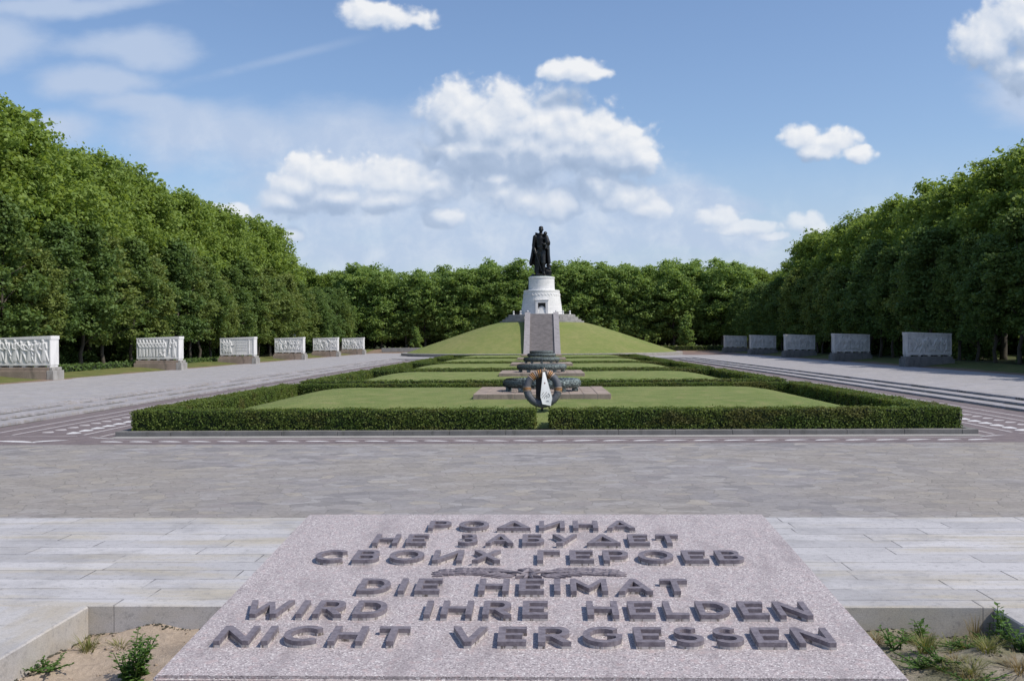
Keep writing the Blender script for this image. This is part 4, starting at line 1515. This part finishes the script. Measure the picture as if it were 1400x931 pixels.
# ------------------------------------------------------------------ statue
def voxel_mesh(mb, name, m, vox, parent, smooth_it=4):
    me = bpy.data.meshes.new(name)
    me.from_pydata(mb.v, [], mb.f)
    o = bpy.data.objects.new('tmp', me)
    COL.objects.link(o)
    bmx = bmesh.new(); bmx.from_mesh(me)
    bmesh.ops.recalc_face_normals(bmx, faces=bmx.faces)
    bmx.to_mesh(me); bmx.free()
    r = o.modifiers.new('r', 'REMESH'); r.mode = 'VOXEL'; r.voxel_size = vox; r.use_smooth_shade = True
    s_ = o.modifiers.new('s', 'SMOOTH'); s_.factor = 0.5; s_.iterations = smooth_it
    dg = bpy.context.evaluated_depsgraph_get()
    m2 = bpy.data.meshes.new_from_object(o.evaluated_get(dg))
    bpy.data.objects.remove(o); bpy.data.meshes.remove(me)
    m2.name = name
    m2.materials.clear(); m2.materials.append(m)
    return link(name, m2, parent)

stt = thing('bronze_statue', 'dark bronze statue of a cloaked figure holding a child and lowered sword', 'statue', (0.0, MY, TOPZ + 9.43))
def cap(mb, p0, p1, r0, r1, flat_y=1.0):
    p0, p1 = Vector(p0), Vector(p1)
    n_ = 7
    mb.tube([p0.lerp(p1, i / n_) for i in range(n_ + 1)], [r0 + (r1 - r0) * i / n_ for i in range(n_ + 1)], 12)
    mb.ell(p0, (r0, r0, r0)); mb.ell(p1, (r1, r1, r1))
# man: facing -y (to the camera); +x is picture right. total 13 m with base
b = MB()
HZ = 0.55     # feet height
# boots and legs (one leg forward)
cap(b, (-0.75, -0.1, HZ + 0.3), (-0.6, 0.0, HZ + 3.0), 0.42, 0.55)
cap(b, (-0.6, 0.0, HZ + 3.0), (-0.42, 0.05, HZ + 5.9), 0.58, 0.85)
cap(b, (0.75, -0.75, HZ + 0.3), (0.62, -0.75, HZ + 3.0), 0.42, 0.55)
cap(b, (0.62, -0.75, HZ + 3.0), (0.42, -0.05, HZ + 5.9), 0.60, 0.85)
b.ell((-0.78, -0.45, HZ + 0.2), (0.42, 0.8, 0.3)); b.ell((0.8, -1.15, HZ + 0.2), (0.42, 0.85, 0.3))
# pelvis, tunic, chest
b.ell((0, 0.0, HZ + 6.1), (1.12, 0.85, 0.9))
cap(b, (0, 0.0, HZ + 6.2), (0.0, 0.1, HZ + 9.0), 1.0, 1.15)
b.ell((0.0, 0.05, HZ + 9.1), (1.5, 0.85, 1.05))
b.ell((0, -0.05, HZ + 5.3), (1.28, 0.9, 1.1))
# shoulders, right arm down to the sword, left arm bent round the child
b.ell((-1.4, 0.05, HZ + 9.5), (0.62, 0.62, 0.6)); b.ell((1.35, 0.05, HZ + 9.45), (0.62, 0.62, 0.6))
cap(b, (-1.5, 0.0, HZ + 9.4), (-1.85, 0.1, HZ + 7.3), 0.52, 0.42)
cap(b, (-1.85, 0.1, HZ + 7.3), (-1.35, -0.75, HZ + 5.6), 0.42, 0.32)
b.ell((-1.25, -0.9, HZ + 5.35), (0.3, 0.34, 0.36))
cap(b, (1.45, 0.0, HZ + 9.3), (1.95, -0.35, HZ + 7.7), 0.52, 0.46)
cap(b, (1.95, -0.35, HZ + 7.7), (0.95, -1.15, HZ + 7.6), 0.44, 0.34)
b.ell((0.7, -1.2, HZ + 7.7), (0.34, 0.25, 0.3))
# neck and head turned to picture right
cap(b, (0.0, 0.05, HZ + 9.9), (0.05, -0.05, HZ + 10.9), 0.46, 0.4)
b.ell((0.1, -0.12, HZ + 11.4), (0.56, 0.66, 0.78))
b.ell((0.17, -0.72, HZ + 11.3), (0.12, 0.2, 0.18))
b.ell((0.14, -0.5, HZ + 10.95), (0.34, 0.3, 0.22))
b.ell((0.08, -0.02, HZ + 11.85), (0.6, 0.68, 0.42))
for s in (-1, 1):
    b.ell((0.1 + s * 0.57, -0.05, HZ + 11.3), (0.1, 0.17, 0.22))
    b.ell((0.14 + s * 0.22, -0.63, HZ + 11.52), (0.17, 0.12, 0.06))
# collar and rolled blanket
b.torus(0.7, 0.22, n=24, k=8, T=Matrix.Translation((0, 0.05, HZ + 10.1)))
cap(b, (-0.6, -0.1, HZ + 10.2), (-1.2, 0.1, HZ + 10.45), 0.30, 0.26)
# belt
b.torus(1.03, 0.12, n=28, k=6, T=Matrix.Translation((0, 0.0, HZ + 6.9)))
voxel_mesh(b, 'soldier', M['bronze'], 0.11, stt, 3)
# cloak hanging behind, flaring to the hem
b = MB()
rg = random.Random(3)
for i in range(15):
    a = math.pi * (i / 14) * 1.16 - 0.08 * math.pi
    xt, yt = 1.0 * math.cos(a), 0.25 + 0.5 * math.sin(a)
    fl = 1.0 + 0.07 * math.sin(i * 2.4)
    xm, ym = 1.7 * math.cos(a) * fl, 0.35 + 1.05 * math.sin(a)
    xb_, yb_ = (2.65 if math.cos(a) < 0 else 2.1) * math.cos(a) * fl, 0.3 + 1.5 * math.sin(a)
    zb_ = HZ + (2.55 if math.cos(a) < -0.4 else 2.7) + 0.25 * math.sin(i * 1.9)
    pts = [Vector((xt, yt, HZ + 9.75 - 0.25 * abs(math.cos(a)))), Vector((1.72 * math.cos(a), 0.3 + .75 * math.sin(a), HZ + 8.7)), Vector((xm * 1.08, ym, HZ + 7.0)), Vector(((xm + xb_) / 2, (ym + yb_) / 2, HZ + 4.8)), Vector((xb_, yb_, zb_))]
    b.tube(pts, [0.28, 0.32, 0.36, 0.37, 0.36], 8)
    b.ell(pts[0], (.34, .34, .34))
# inner long coat skirts to the boots on the picture-left side
cap(b, (-0.95, 0.3, HZ + 6.2), (-1.1, 0.4, HZ + 1.0), 0.5, 0.62)
cap(b, (-0.4, 0.7, HZ + 6.2), (-0.5, 0.8, HZ + 0.8), 0.5, 0.6)
cap(b, (0.3, 0.7, HZ + 6.2), (0.4, 0.7, HZ + 1.0), 0.5, 0.6)
voxel_mesh(b, 'cloak', M['bronze'], 0.13, stt, 2)
# child carried on the arm
b = MB()
cap(b, (1.7, -0.75, HZ + 8.0), (1.4, -0.65, HZ + 9.2), 0.72, 0.58)
cap(b, (1.5, -0.8, HZ + 7.9), (1.25, -1.3, HZ + 6.7), 0.42, 0.3)
cap(b, (1.8, -0.6, HZ + 7.9), (1.75, -0.95, HZ + 6.5), 0.4, 0.28)
b.ell((1.2, -1.4, HZ + 6.5), (0.2, 0.34, 0.18)); b.ell((1.72, -1.1, HZ + 6.35), (0.2, 0.32, 0.18))
cap(b, (1.15, -0.7, HZ + 9.3), (1.1, -0.62, HZ + 9.8), 0.24, 0.22)
b.ell((1.1, -0.66, HZ + 10.25), (0.46, 0.5, 0.52))
b.ell((1.16, -0.55, HZ + 10.4), (0.5, 0.52, 0.48))
b.ell((1.0, -1.14, HZ + 10.18), (0.09, 0.1, 0.1))
cap(b, (1.0, -0.9, HZ + 9.1), (0.3, -0.95, HZ + 8.9), 0.22, 0.17)
cap(b, (1.6, -0.55, HZ + 9.1), (1.95, -0.75, HZ + 8.3), 0.24, 0.18)
voxel_mesh(b, 'carried_child', M['bronze'], 0.09, stt, 2)
b = MB()
dv = Vector((1.75, -1.0, -5.4)).normalized()
p0 = Vector((-1.3, -0.95, HZ + 5.6))
sd = Vector((1, 0, 0.32)).normalized()
tip = p0 + dv * 6.9
th = dv.cross(sd).normalized() * 0.06
wd = sd * 0.17
b.add([p0 - wd - th, p0 + wd - th, tip - th * .3, p0 - wd + th, p0 + wd + th, tip + th * .3], [(0, 1, 2), (3, 5, 4), (0, 2, 5, 3), (1, 4, 5, 2), (0, 3, 4, 1)])
b.tube([p0 - dv * 1.1, p0], 0.11)
b.tube([p0 - sd * 0.55, p0 + sd * 0.55], 0.09)
b.ell(p0 - dv * 1.15, (0.17, 0.17, 0.17))
b.build('sword', M['bronze'], stt)
b = MB()
rg = random.Random(9)
for i in range(34):
    a = rg.uniform(0, 6.28)
    rr = rg.uniform(0.2, 2.2)
    sz = rg.uniform(0.3, 0.75)
    T = Matrix.Translation((rr * math.cos(a), rr * 0.9 * math.sin(a), 0.25)) @ Euler((rg.uniform(0, 3), rg.uniform(0, 3), rg.uniform(0, 3))).to_matrix().to_4x4()
    b.box(-sz, sz, -sz * .7, sz * .7, -sz * .4, sz * .4, 0, 0.04, T)
b.lathe([(2.62, -0.01), (2.7, 0.12), (2.45, 0.4), (0.2, 0.5)], 30, 0, True)
# broken slabs on the picture-right side
for (x, y, z, sx, sy, sz, r) in ((1.75, -0.3, 1.2, .75, .6, .5, .3), (1.7, -0.2, 2.1, .7, .5, .42, -.35), (1.95, -0.1, 2.85, .52, .42, .35, .5), (1.25, 0.2, 1.7, .6, .6, .8, .1), (2.0, -0.9, 0.7, .5, .5, .4, .8)):
    T = Matrix.Translation((x, y, z)) @ Euler((r * .5, r * .6, r)).to_matrix().to_4x4()
    b.box(-sx, sx, -sy, sy, -sz, sz, 0, 0.05, T)
b.build('rubble_base', M['bronze'], stt)
b = MB()
b.lathe([(2.95, -0.005), (2.95, 0.10), (2.6, 0.14)], 40, 0, True)
b.build('base_rim', M['patina_edge'], stt)

# ================================================================== FAR WALLS AND HEDGES
b = MB()
for i in range(5):
    b.box(-47 + i * 2.6, -47 + i * 2.6 + 2.57, 300, 300.6, 0.8, 2.0, 0, 0.03)
b.build('low_wall', M['far_wall'], label='low pale wall in front of far trees left of the hill', cat='wall')

def mini_hedge(name, label, cat, x0, x1, y0, y1, z0, z1, seed, group=None, m='hedge'):
    rg = np.random.default_rng(seed)
    W, D, H = x1 - x0, y1 - y0, z1 - z0
    core = MB()
    core.box(x0 + .15, x1 - .15, y0 + .15, y1 - .15, z0 - .1, z1 - .15)
    n = int((W * H * 2 + W * D + D * H * 2) * 16)
    P = np.stack([rg.uniform(x0, x1, n), rg.uniform(y0, y1, n), rg.uniform(z0, z1, n)], 1)
    ax = rg.integers(0, 4, n)
    P[ax == 0, 1] = y0; P[ax == 1, 2] = z1; P[ax == 2, 0] = x0; P[ax == 3, 0] = x1
    P += rg.normal(0, .09, (n, 3))
    N = norm(rg.normal(0, 1, (n, 3)) + np.array([0, -.6, .6]))
    A, B = leaf_axes(N, rg, rg.uniform(.1, .22, n))
    h_ = thing(name, label, cat, (0, 0, 0), 0, group)
    core.build('twigs', M['hedge_core'], h_)
    link('foliage', quads('foliage', P, A, B, rg.random(n), M[m]), h_)
    return h_

mini_hedge('low_hedge', 'low clipped green hedge before the far trees left of the hill', 'hedge', -34, -17, 303, 305, 1.0, 2.2, 71, 'low hedges before the far trees')
mini_hedge('low_hedge', 'low clipped green hedge before the far trees right of the hill', 'hedge', 30, 56, 300, 302, 1.0, 2.1, 72, 'low hedges before the far trees')
mini_hedge('shrub_strip', 'ragged low shrub strip behind the first left carved blocks', 'shrub', -57.5, -55.8, 95, 150, 0.8, 1.6, 73, None, 'horn')
mini_hedge('shrub_strip', 'ragged low shrub strip behind the farther left carved blocks', 'shrub', -57.5, -56.0, 156, 200, 0.8, 1.5, 74, None, 'horn')

# ================================================================== TREES
def crown_mesh(name, seed, H, Rr, base, nblob, nleaf, lsize, shape, material):
    rg = np.random.default_rng(seed)
    C, Rd = [], []
    for i in range(nblob):
        t = rg.random() ** 0.85
        if shape == 'dome':
            pr = math.sqrt(max(0, 1 - ((t - .42) / .60) ** 2)) if t > .42 else 0.72 + 0.28 * t / .42
        elif shape == 'cone':
            pr = (1 - t) ** 0.62 * 0.95 + 0.12 if t > .22 else 0.78 + 0.22 * t / .22
        else:
            pr = math.sin(math.pi * min(1, 0.22 + t * 0.76)) ** 0.7
        a = rg.random() * 2 * math.pi
        q = rg.uniform(.45, .92) if rg.random() < .8 else rg.uniform(0, .5)
        r = Rr * pr * q
        rad = Rr * rg.uniform(.20, .36) * (0.8 if shape == 'cone' else 1.0)
        C.append((r * math.cos(a), r * math.sin(a), base + (H - base - rad * 0.9) * t + rad * .25))
        Rd.append(rad)
    C = np.array(C); Rd = np.array(Rd)
    # twig clusters spread over every limb's mass
    ns = 20
    sd = norm(rg.normal(size=(nblob, ns, 3)).reshape(-1, 3) + np.array([0, 0, .2])).reshape(nblob, ns, 3)
    SC_ = (C[:, None, :] + sd * (Rd[:, None] * rg.uniform(.35, 1.28, (nblob, ns)))[:, :, None] * np.array([1.08, 1.08, .82])).reshape(-1, 3)
    SR = (Rd[:, None] * rg.uniform(.18, .46, (nblob, ns))).reshape(-1)
    btone = (np.repeat(rg.random(nblob), ns) * .5 + rg.random(nblob * ns) * .5)
    w_ = SR ** 1.7
    idx = rg.choice(nblob * ns, nleaf, p=w_ / w_.sum())
    d = norm(rg.normal(size=(nleaf, 3)) + np.array([0, 0, 0.2]))
    rr = SR[idx] * np.abs(rg.normal(.78, .42, nleaf))
    P = SC_[idx] + d * rr[:, None] * np.array([1.15, 1.15, .75])
    P[:, 2] = np.maximum(P[:, 2], base * 0.82 + rg.normal(0, .35, nleaf))
    N = norm(d * 0.5 + rg.normal(0, .5, (nleaf, 3)) + np.array([0, 0, .7]))
    A, B = leaf_axes(N, rg, lsize * rg.uniform(.55, 1.3, nleaf))
    tone = np.clip(btone[idx] * .75 + rg.normal(.12, .2, nleaf), 0, 1)
    return quads(name, P, A, B, tone, material)

def trunk_mesh(seed, H, r, base, Rr):
    rg = random.Random(seed)
    b = MB()
    zz = [-0.8, 0.4, base * .6, base, base + (H - base) * .35, base + (H - base) * .75]
    px = [0, 0, rg.uniform(-.2, .2), rg.uniform(-.3, .3), rg.uniform(-.6, .6), rg.uniform(-.8, .8)]
    py_ = [0, 0, rg.uniform(-.2, .2), rg.uniform(-.3, .3), rg.uniform(-.6, .6), rg.uniform(-.8, .8)]
    b.tube([(x, y, z) for x, y, z in zip(px, py_, zz)], [r * 1.5, r * 1.05, r * .9, r * .8, r * .5, r * .15], 9)
    for i in range(7):
        a = i * 2.4 + rg.uniform(-.3, .3)
        z0 = base * rg.uniform(.7, 1.0) + i * (H - base) * .07
        L = Rr * rg.uniform(.5, .8)
        b.tube([(px[3] * .6, py_[3] * .6, z0), (L * .5 * math.cos(a), L * .5 * math.sin(a), z0 + L * .45), (L * math.cos(a), L * math.sin(a), z0 + L * .75)], [r * .38, r * .26, r * .08], 6)
    me = bpy.data.meshes.new('trunk')
    me.from_pydata(b.v, [], b.f)
    me.polygons.foreach_set('use_smooth', b.sm)
    me.materials.append(M['bark'])
    me.update()
    return me

KIND = {}
for nm, n_, H, Rr, base, nb, nl, ls, shp, mm in (('plane', 4, 30.0, 7.6, 6.5, 74, 30000, .27, 'dome', 'plane'), ('horn', 4, 19.0, 4.4, 3.2, 70, 20000, .20, 'oval', 'horn'),
                                                 ('olive', 2, 18.0, 4.3, 3.2, 70, 20000, .20, 'oval', 'horn_o'), ('far', 5, 27.0, 6.6, 2.6, 80, 20000, .29, 'dome', 'far'), ('fir', 1, 9.0, 2.6, 0.5, 50, 7000, .22, 'cone', 'far'), ('bush', 2, 4.0, 2.9, 0.3, 30, 3500, .26, 'dome', 'horn')):
    KIND[nm] = [(crown_mesh('crown', 100 + 17 * i + len(nm) * 7, H, Rr, base, nb, nl, ls, shp, M[mm]), trunk_mesh(200 + i, H, {'plane': .5, 'horn': .25, 'olive': .25, 'far': .4, 'fir': .15, 'bush': .08}[nm], base, Rr)) for i in range(n_)]

trg = random.Random(77)
def tree(name, kind, x, y, z, sc, label, group, sxy=1.0):
    c, tk = KIND[kind][trg.randrange(len(KIND[kind]))]
    o = thing(name, label, 'tree', (x, y, z), trg.uniform(0, 6.28), group)
    o.scale = (sc * sxy, sc * sxy, sc)
    link('trunk', tk, o)
    link('crown', c, o)
    return o

def near_block(y, side):
    ys = [104 + 34 * k for k in range(6)] if side == 'left' else [138 + 34 * k for k in range(5)]
    names = ['first', 'second', 'third', 'fourth', 'fifth', 'sixth']
    if y < ys[0] - 10:
        return 'nearer than the first %s block' % side
    k = min(range(len(ys)), key=lambda i: abs(ys[i] - y))
    return 'behind the %s %s block' % (names[k], side)

for side, sx in (('left', -1), ('right', 1)):
    y = 82.0 if sx < 0 else 92.0
    i = 0
    while y < 318:
        kind = 'olive' if (trg.random() < 0.36 and sx < 0) or trg.random() < 0.12 else 'horn'
        x = sx * (59.6 + trg.uniform(-.8, .8))
        desc = 'olive seeded' if kind == 'olive' else 'dark green'
        sc_ = trg.uniform(.84, 1.08) * (1.0 if y < 240 else 0.9)
        tree('linden_tree', kind, x, y, 0.9, sc_, '%s leafy tree of the lower front row %s' % (desc, near_block(y, side)), '%s front row trees' % side, trg.uniform(.95, 1.15))
        y += trg.uniform(5.6, 7.4)
        i += 1
    for row, (xo, step, yst) in enumerate(((67.5, 9.0, 88), (77.0, 9.5, 84))):
        y = yst
        while y < 268:
            if sx > 0 and row == 1 and y < 170:
                y += step
                continue
            hs = trg.uniform(.92, 1.06) * (1.03 if row else 1.0)
            if sx < 0: hs *= 1.05 + 0.13 * max(0, min(1, (170 - y) / 60))
            else: hs *= 0.97 - 0.02 * max(0, min(1, (150 - y) / 20)) - 0.03 * (150 < y < 200)
            lab = 'tall light green plane tree of the %s row %s' % ('second' if row == 0 else 'rearmost', near_block(y, side))
            tree('plane_tree', 'plane', sx * (xo + trg.uniform(-1.2, 1.2)), y, 1.1, hs, lab, '%s tall plane trees' % side)
            y += step * trg.uniform(.85, 1.15)
# dark undergrowth below the crowns
for side, sx in (('left', -1), ('right', 1)):
    for row, (xo, st) in enumerate(((64.0, 5.2), (72.0, 6.0), (84.0, 5.5), (90.0, 6.5))):
        y = 84.0
        while y < 322:
            gap = sx > 0 and y < 172 and row in (1,)
            if row == 0 and trg.random() < .35: gap = True
            if not gap:
                sc_ = trg.uniform(.8, 1.25) * (0.62 if row == 0 else (1.0 if row == 1 else 1.7))
                tree('undergrowth_bush', 'bush', sx * (xo + trg.uniform(-1.2, 1.2)), y, 0.9, sc_,
                     'dark undergrowth bush beneath the trees of the %s wood %s' % (side, near_block(y, side)), '%s undergrowth' % side, trg.uniform(1.0, 1.3))
            y += st * trg.uniform(.8, 1.2)
x = -64.0
while x < 72:
    tree('undergrowth_bush', 'bush', x, 352 + trg.uniform(-2, 2), 1.5, trg.uniform(1.5, 2.0), 'dark undergrowth bush at the rear of the wood behind the hill', 'undergrowth behind the hill', 1.2)
    x += 6.0
for y0 in (330, 340, 350):
    for sx in (-1, 1):
        for q in range(4):
            tree('plane_tree', 'plane', sx * (62 + q * 8.5 + trg.uniform(-1, 1)), y0, 1.5, trg.uniform(.80, .92), 'tall tree of the far %s corner where the side wood meets the far wood' % ('left' if sx < 0 else 'right'), 'far corner trees')
# wood behind the hill, one tree after the other
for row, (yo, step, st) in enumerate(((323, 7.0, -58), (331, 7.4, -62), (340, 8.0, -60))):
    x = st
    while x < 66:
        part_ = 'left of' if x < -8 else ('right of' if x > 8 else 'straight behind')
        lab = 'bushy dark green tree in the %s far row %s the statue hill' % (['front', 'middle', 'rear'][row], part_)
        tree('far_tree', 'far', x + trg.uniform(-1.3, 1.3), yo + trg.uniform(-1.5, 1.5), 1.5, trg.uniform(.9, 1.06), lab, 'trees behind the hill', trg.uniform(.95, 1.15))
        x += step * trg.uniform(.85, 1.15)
for (x, y, s, lab) in ((-37.5, 306, 0.8, 'small conical dark shrub beyond the last left block'), (22, 311, 1.0, 'small conical tree beyond the right foot of the hill'),
                       (43.5, 309, 1.15, 'light green conical tree beside the farthest right block'), (-4.0, 313, 1.1, 'small conical tree just behind the hill')):
    tree('conical_tree', 'fir', x, y, 1.2, s, lab, 'conical trees beyond the avenue')

# ================================================================== WEEDS IN THE SOIL BED
def tuft_mesh(seed, n, h, spread, mname):
    rg = np.random.default_rng(seed)
    b = MB()
    for i in range(n):
        a = rg.random() * 6.283
        r0 = spread * .35 * rg.random()
        L = h * rg.uniform(.5, 1.1)
        bend = rg.uniform(.15, .9) * spread
        base = Vector((r0 * math.cos(a), r0 * math.sin(a), -.01))
        side = Vector((-math.sin(a), math.cos(a), 0)) * .0028
        pts = []
        for t in (0, .4, .75, 1.0):
            c = base + Vector((math.cos(a), math.sin(a), 0)) * bend * t ** 1.7 + Vector((0, 0, L * (t - .18 * t * t)))
            w_ = (1 - t) ** .6
            pts += [c - side * w_, c + side * w_]
        b.add(pts, [(0, 1, 3, 2), (2, 3, 5, 4), (4, 5, 7, 6)])
    return b, rg.random(len(b.f)), mname

def place_mesh(b, tone, mname, name, loc, label, cat, group=None, rz=0.0):
    o = b.build(name, M[mname], loc=loc, label=label, cat=cat, group=group)
    at = o.data.attributes.new('tone', 'FLOAT', 'FACE')
    at.data.foreach_set('value', np.asarray(tone, np.float32))
    o.rotation_euler = (0, 0, rz)
    return o

def weed_mesh(seed, h, nstem, leaf, spread):
    rg = random.Random(seed)
    b = MB()
    for s in range(nstem):
        a = rg.uniform(0, 6.28)
        lean = rg.uniform(.05, .5) * spread
        L = h * rg.uniform(.65, 1.05)
        P0_ = Vector((rg.uniform(-.03, .03), rg.uniform(-.03, .03), -.01))
        P1 = P0_ + Vector((lean * math.cos(a), lean * math.sin(a), L))
        b.tube([P0_, P0_.lerp(P1, .5) + Vector((0, 0, L * .06)), P1], [.005, .004, .002], 5)
        nl = max(6, int(L / leaf * 2.3))
        for i in range(nl):
            t = .18 + .82 * (i + .5) / nl
            c = P0_.lerp(P1, t)
            for q in range(2):
                aa = a + i * 2.4 + q * math.pi + rg.uniform(-.4, .4)
                el = rg.uniform(-.1, .8)
                d = Vector((math.cos(aa) * math.cos(el), math.sin(aa) * math.cos(el), math.sin(el)))
                sd_ = d.cross(Vector((0, 0, 1))).normalized()
                up = sd_.cross(d)
                Lf = leaf * rg.uniform(.7, 1.2) * (1.15 - .5 * t)
                W = Lf * .33
                stem_e = c + d * Lf * .3
                mid = c + d * Lf * .75 - up * .004
                tip = c + d * Lf * 1.3 - up * Lf * .15
                b.add([stem_e, mid + sd_ * W + up * .004, tip, mid - sd_ * W + up * .004, mid], [(0, 1, 4), (1, 2, 4), (2, 3, 4), (3, 0, 4)])
    return b, [rg.random() for _ in b.f], 'weed'

SOZ = TZ - 0.155
def sz_(x, y):
    return SOZ + soil_h(x, y)
WD = [('leafy_weed', -2.10, 5.18, weed_mesh(1, .25, 20, .042, .34), 'bushy dark green weed at the left slab corner on sandy soil', 'weed'),
      ('grass_tuft', -2.60, 5.78, tuft_mesh(2, 90, .12, .12, 'tuft'), 'bright grass tuft against the left kerb of the soil bed', 'grass tuft'),
      ('grass_tuft', -2.44, 5.84, tuft_mesh(3, 60, .07, .14, 'tuft'), 'low grass tuft beside the bright tuft in the left soil bed', 'grass tuft'),
      ('creeping_weed', -2.68, 5.45, weed_mesh(4, .06, 12, .026, .35), 'flat creeping weed by the left kerb edge', 'weed'),
      ('leafy_weed', 2.19, 6.02, weed_mesh(5, .13, 4, .045, .12), 'upright broad leaved weed under the rear kerb right of the slab', 'weed'),
      ('grass_tuft', 2.09, 5.66, tuft_mesh(6, 120, .15, .13, 'tuft'), 'tallest pale grass tuft in the middle of the right soil bed', 'grass tuft'),
      ('leafy_weed', 1.98, 5.80, weed_mesh(7, .11, 5, .045, .3), 'small bushy weed left of the pale tuft in the right soil bed', 'weed'),
      ('leafy_weed', 2.62, 5.93, weed_mesh(8, .24, 4, .045, .15), 'tall weed growing up the corner of the right kerb', 'weed'),
      ('leafy_weed', 2.60, 5.62, weed_mesh(9, .17, 8, .045, .3), 'dark bushy weed leaning on the shaded right kerb', 'weed'),
      ('grass_tuft', 2.38, 5.55, tuft_mesh(10, 110, .10, .16, 'tuft'), 'green tuft near the foot of the shaded right kerb', 'grass tuft'),
      ('grass_tuft', 2.30, 5.85, tuft_mesh(11, 80, .08, .16, 'tuft'), 'low spreading tuft below the rear kerb of the right bed', 'grass tuft'),
      ('dry_tuft', 2.45, 5.34, tuft_mesh(12, 110, .11, .18, 'dry'), 'dry brown tuft at the lower right of the soil bed', 'grass tuft'),
      ('dry_tuft', 2.52, 6.05, tuft_mesh(13, 40, .20, .08, 'dry'), 'thin dry stalks in the rear right bed corner', 'grass tuft'),
      ('grass_tuft', 2.20, 5.32, tuft_mesh(14, 80, .08, .17, 'tuft'), 'short green tuft nearest the lower right slab edge', 'grass tuft'),
      ('leafy_weed', 2.58, 5.30, weed_mesh(15, .14, 6, .05, .4), 'small leafy weed right of the dry brown tuft', 'weed'),
      ('dry_tuft', 1.92, 5.98, tuft_mesh(16, 50, .06, .13, 'dry'), 'short dry tuft beside the slab under the rear kerb', 'grass tuft'),
      ('creeping_weed', 2.02, 5.48, weed_mesh(17, .05, 16, .026, .4), 'flat creeping weed beside the right slab edge', 'weed'),
      ('creeping_weed', 2.34, 5.70, weed_mesh(18, .05, 16, .026, .45), 'flat creeping weed amid the tufts of the right bed', 'weed')]
for (nm, x, y, (mb, tone, mname), lab, cat_) in WD:
    pass
rg = random.Random(61)
for i in range(26):
    x, y = rg.uniform(1.85, 2.62), rg.uniform(5.1, 6.08)
    if x < 1.6 + (6.1 - y) * .55: continue
    kd = rg.randrange(3)
    mk = tuft_mesh(300 + i, 45, rg.uniform(.03, .08), .12, 'tuft' if kd else 'dry') if kd < 2 else weed_mesh(300 + i, rg.uniform(.04, .08), 7, .024, .5)
    WD.append((('grass_tuft', 'grass_tuft', 'small_weed')[kd], x, y, mk, ('small dry tuft scattered in the soil right of the slab', 'small green tuft scattered in the soil right of the slab', 'small leafy seedling scattered in the soil right of the slab')[kd], ('grass tuft', 'grass tuft', 'weed')[kd]))
for (nm, x, y, (mb, tone, mname), lab, cat_) in WD:
    place_mesh(mb, tone, mname, nm, (x, y, sz_(x, y)), lab, cat_, 'weeds scattered in the right soil bed' if 'scattered' in lab else None)
b = MB()
rg = random.Random(17)
for i in range(1100):
    x = rg.uniform(PX0 + .01, PX1 - .01)
    y = PY1 - .005 - abs(rg.gauss(0, .018))
    if rg.random() < .35:
        x = rg.choice((PX0 + abs(rg.gauss(0, .02)), PX1 - abs(rg.gauss(0, .02))))
        y = rg.uniform(4.6, PY1)
    r_ = rg.uniform(.002, .008)
    b.ell((x, y, sz_(x, y) + r_ * .2), (r_ * 1.6, r_ * 1.2, r_ * .8), (0, 0, rg.uniform(0, 3)), 0, 7, 4)
b.build('moss_fringe', M['moss'], kind='stuff')
# pebbles and crumbs
rg = random.Random(31)
b = MB()
for i in range(260):
    x, y = rg.choice((rg.uniform(PX0 + .05, -1.5), rg.uniform(1.5, PX1 - .05))), rg.uniform(4.9, PY1 - .05)
    r_ = rg.uniform(.004, .014)
    b.ell((x, y, sz_(x, y) + r_ * .3), (r_, r_ * .8, r_ * .6), (0, 0, rg.uniform(0, 3)), 0, 6, 4)
b.build('soil_crumbs', M['soil'], kind='stuff')
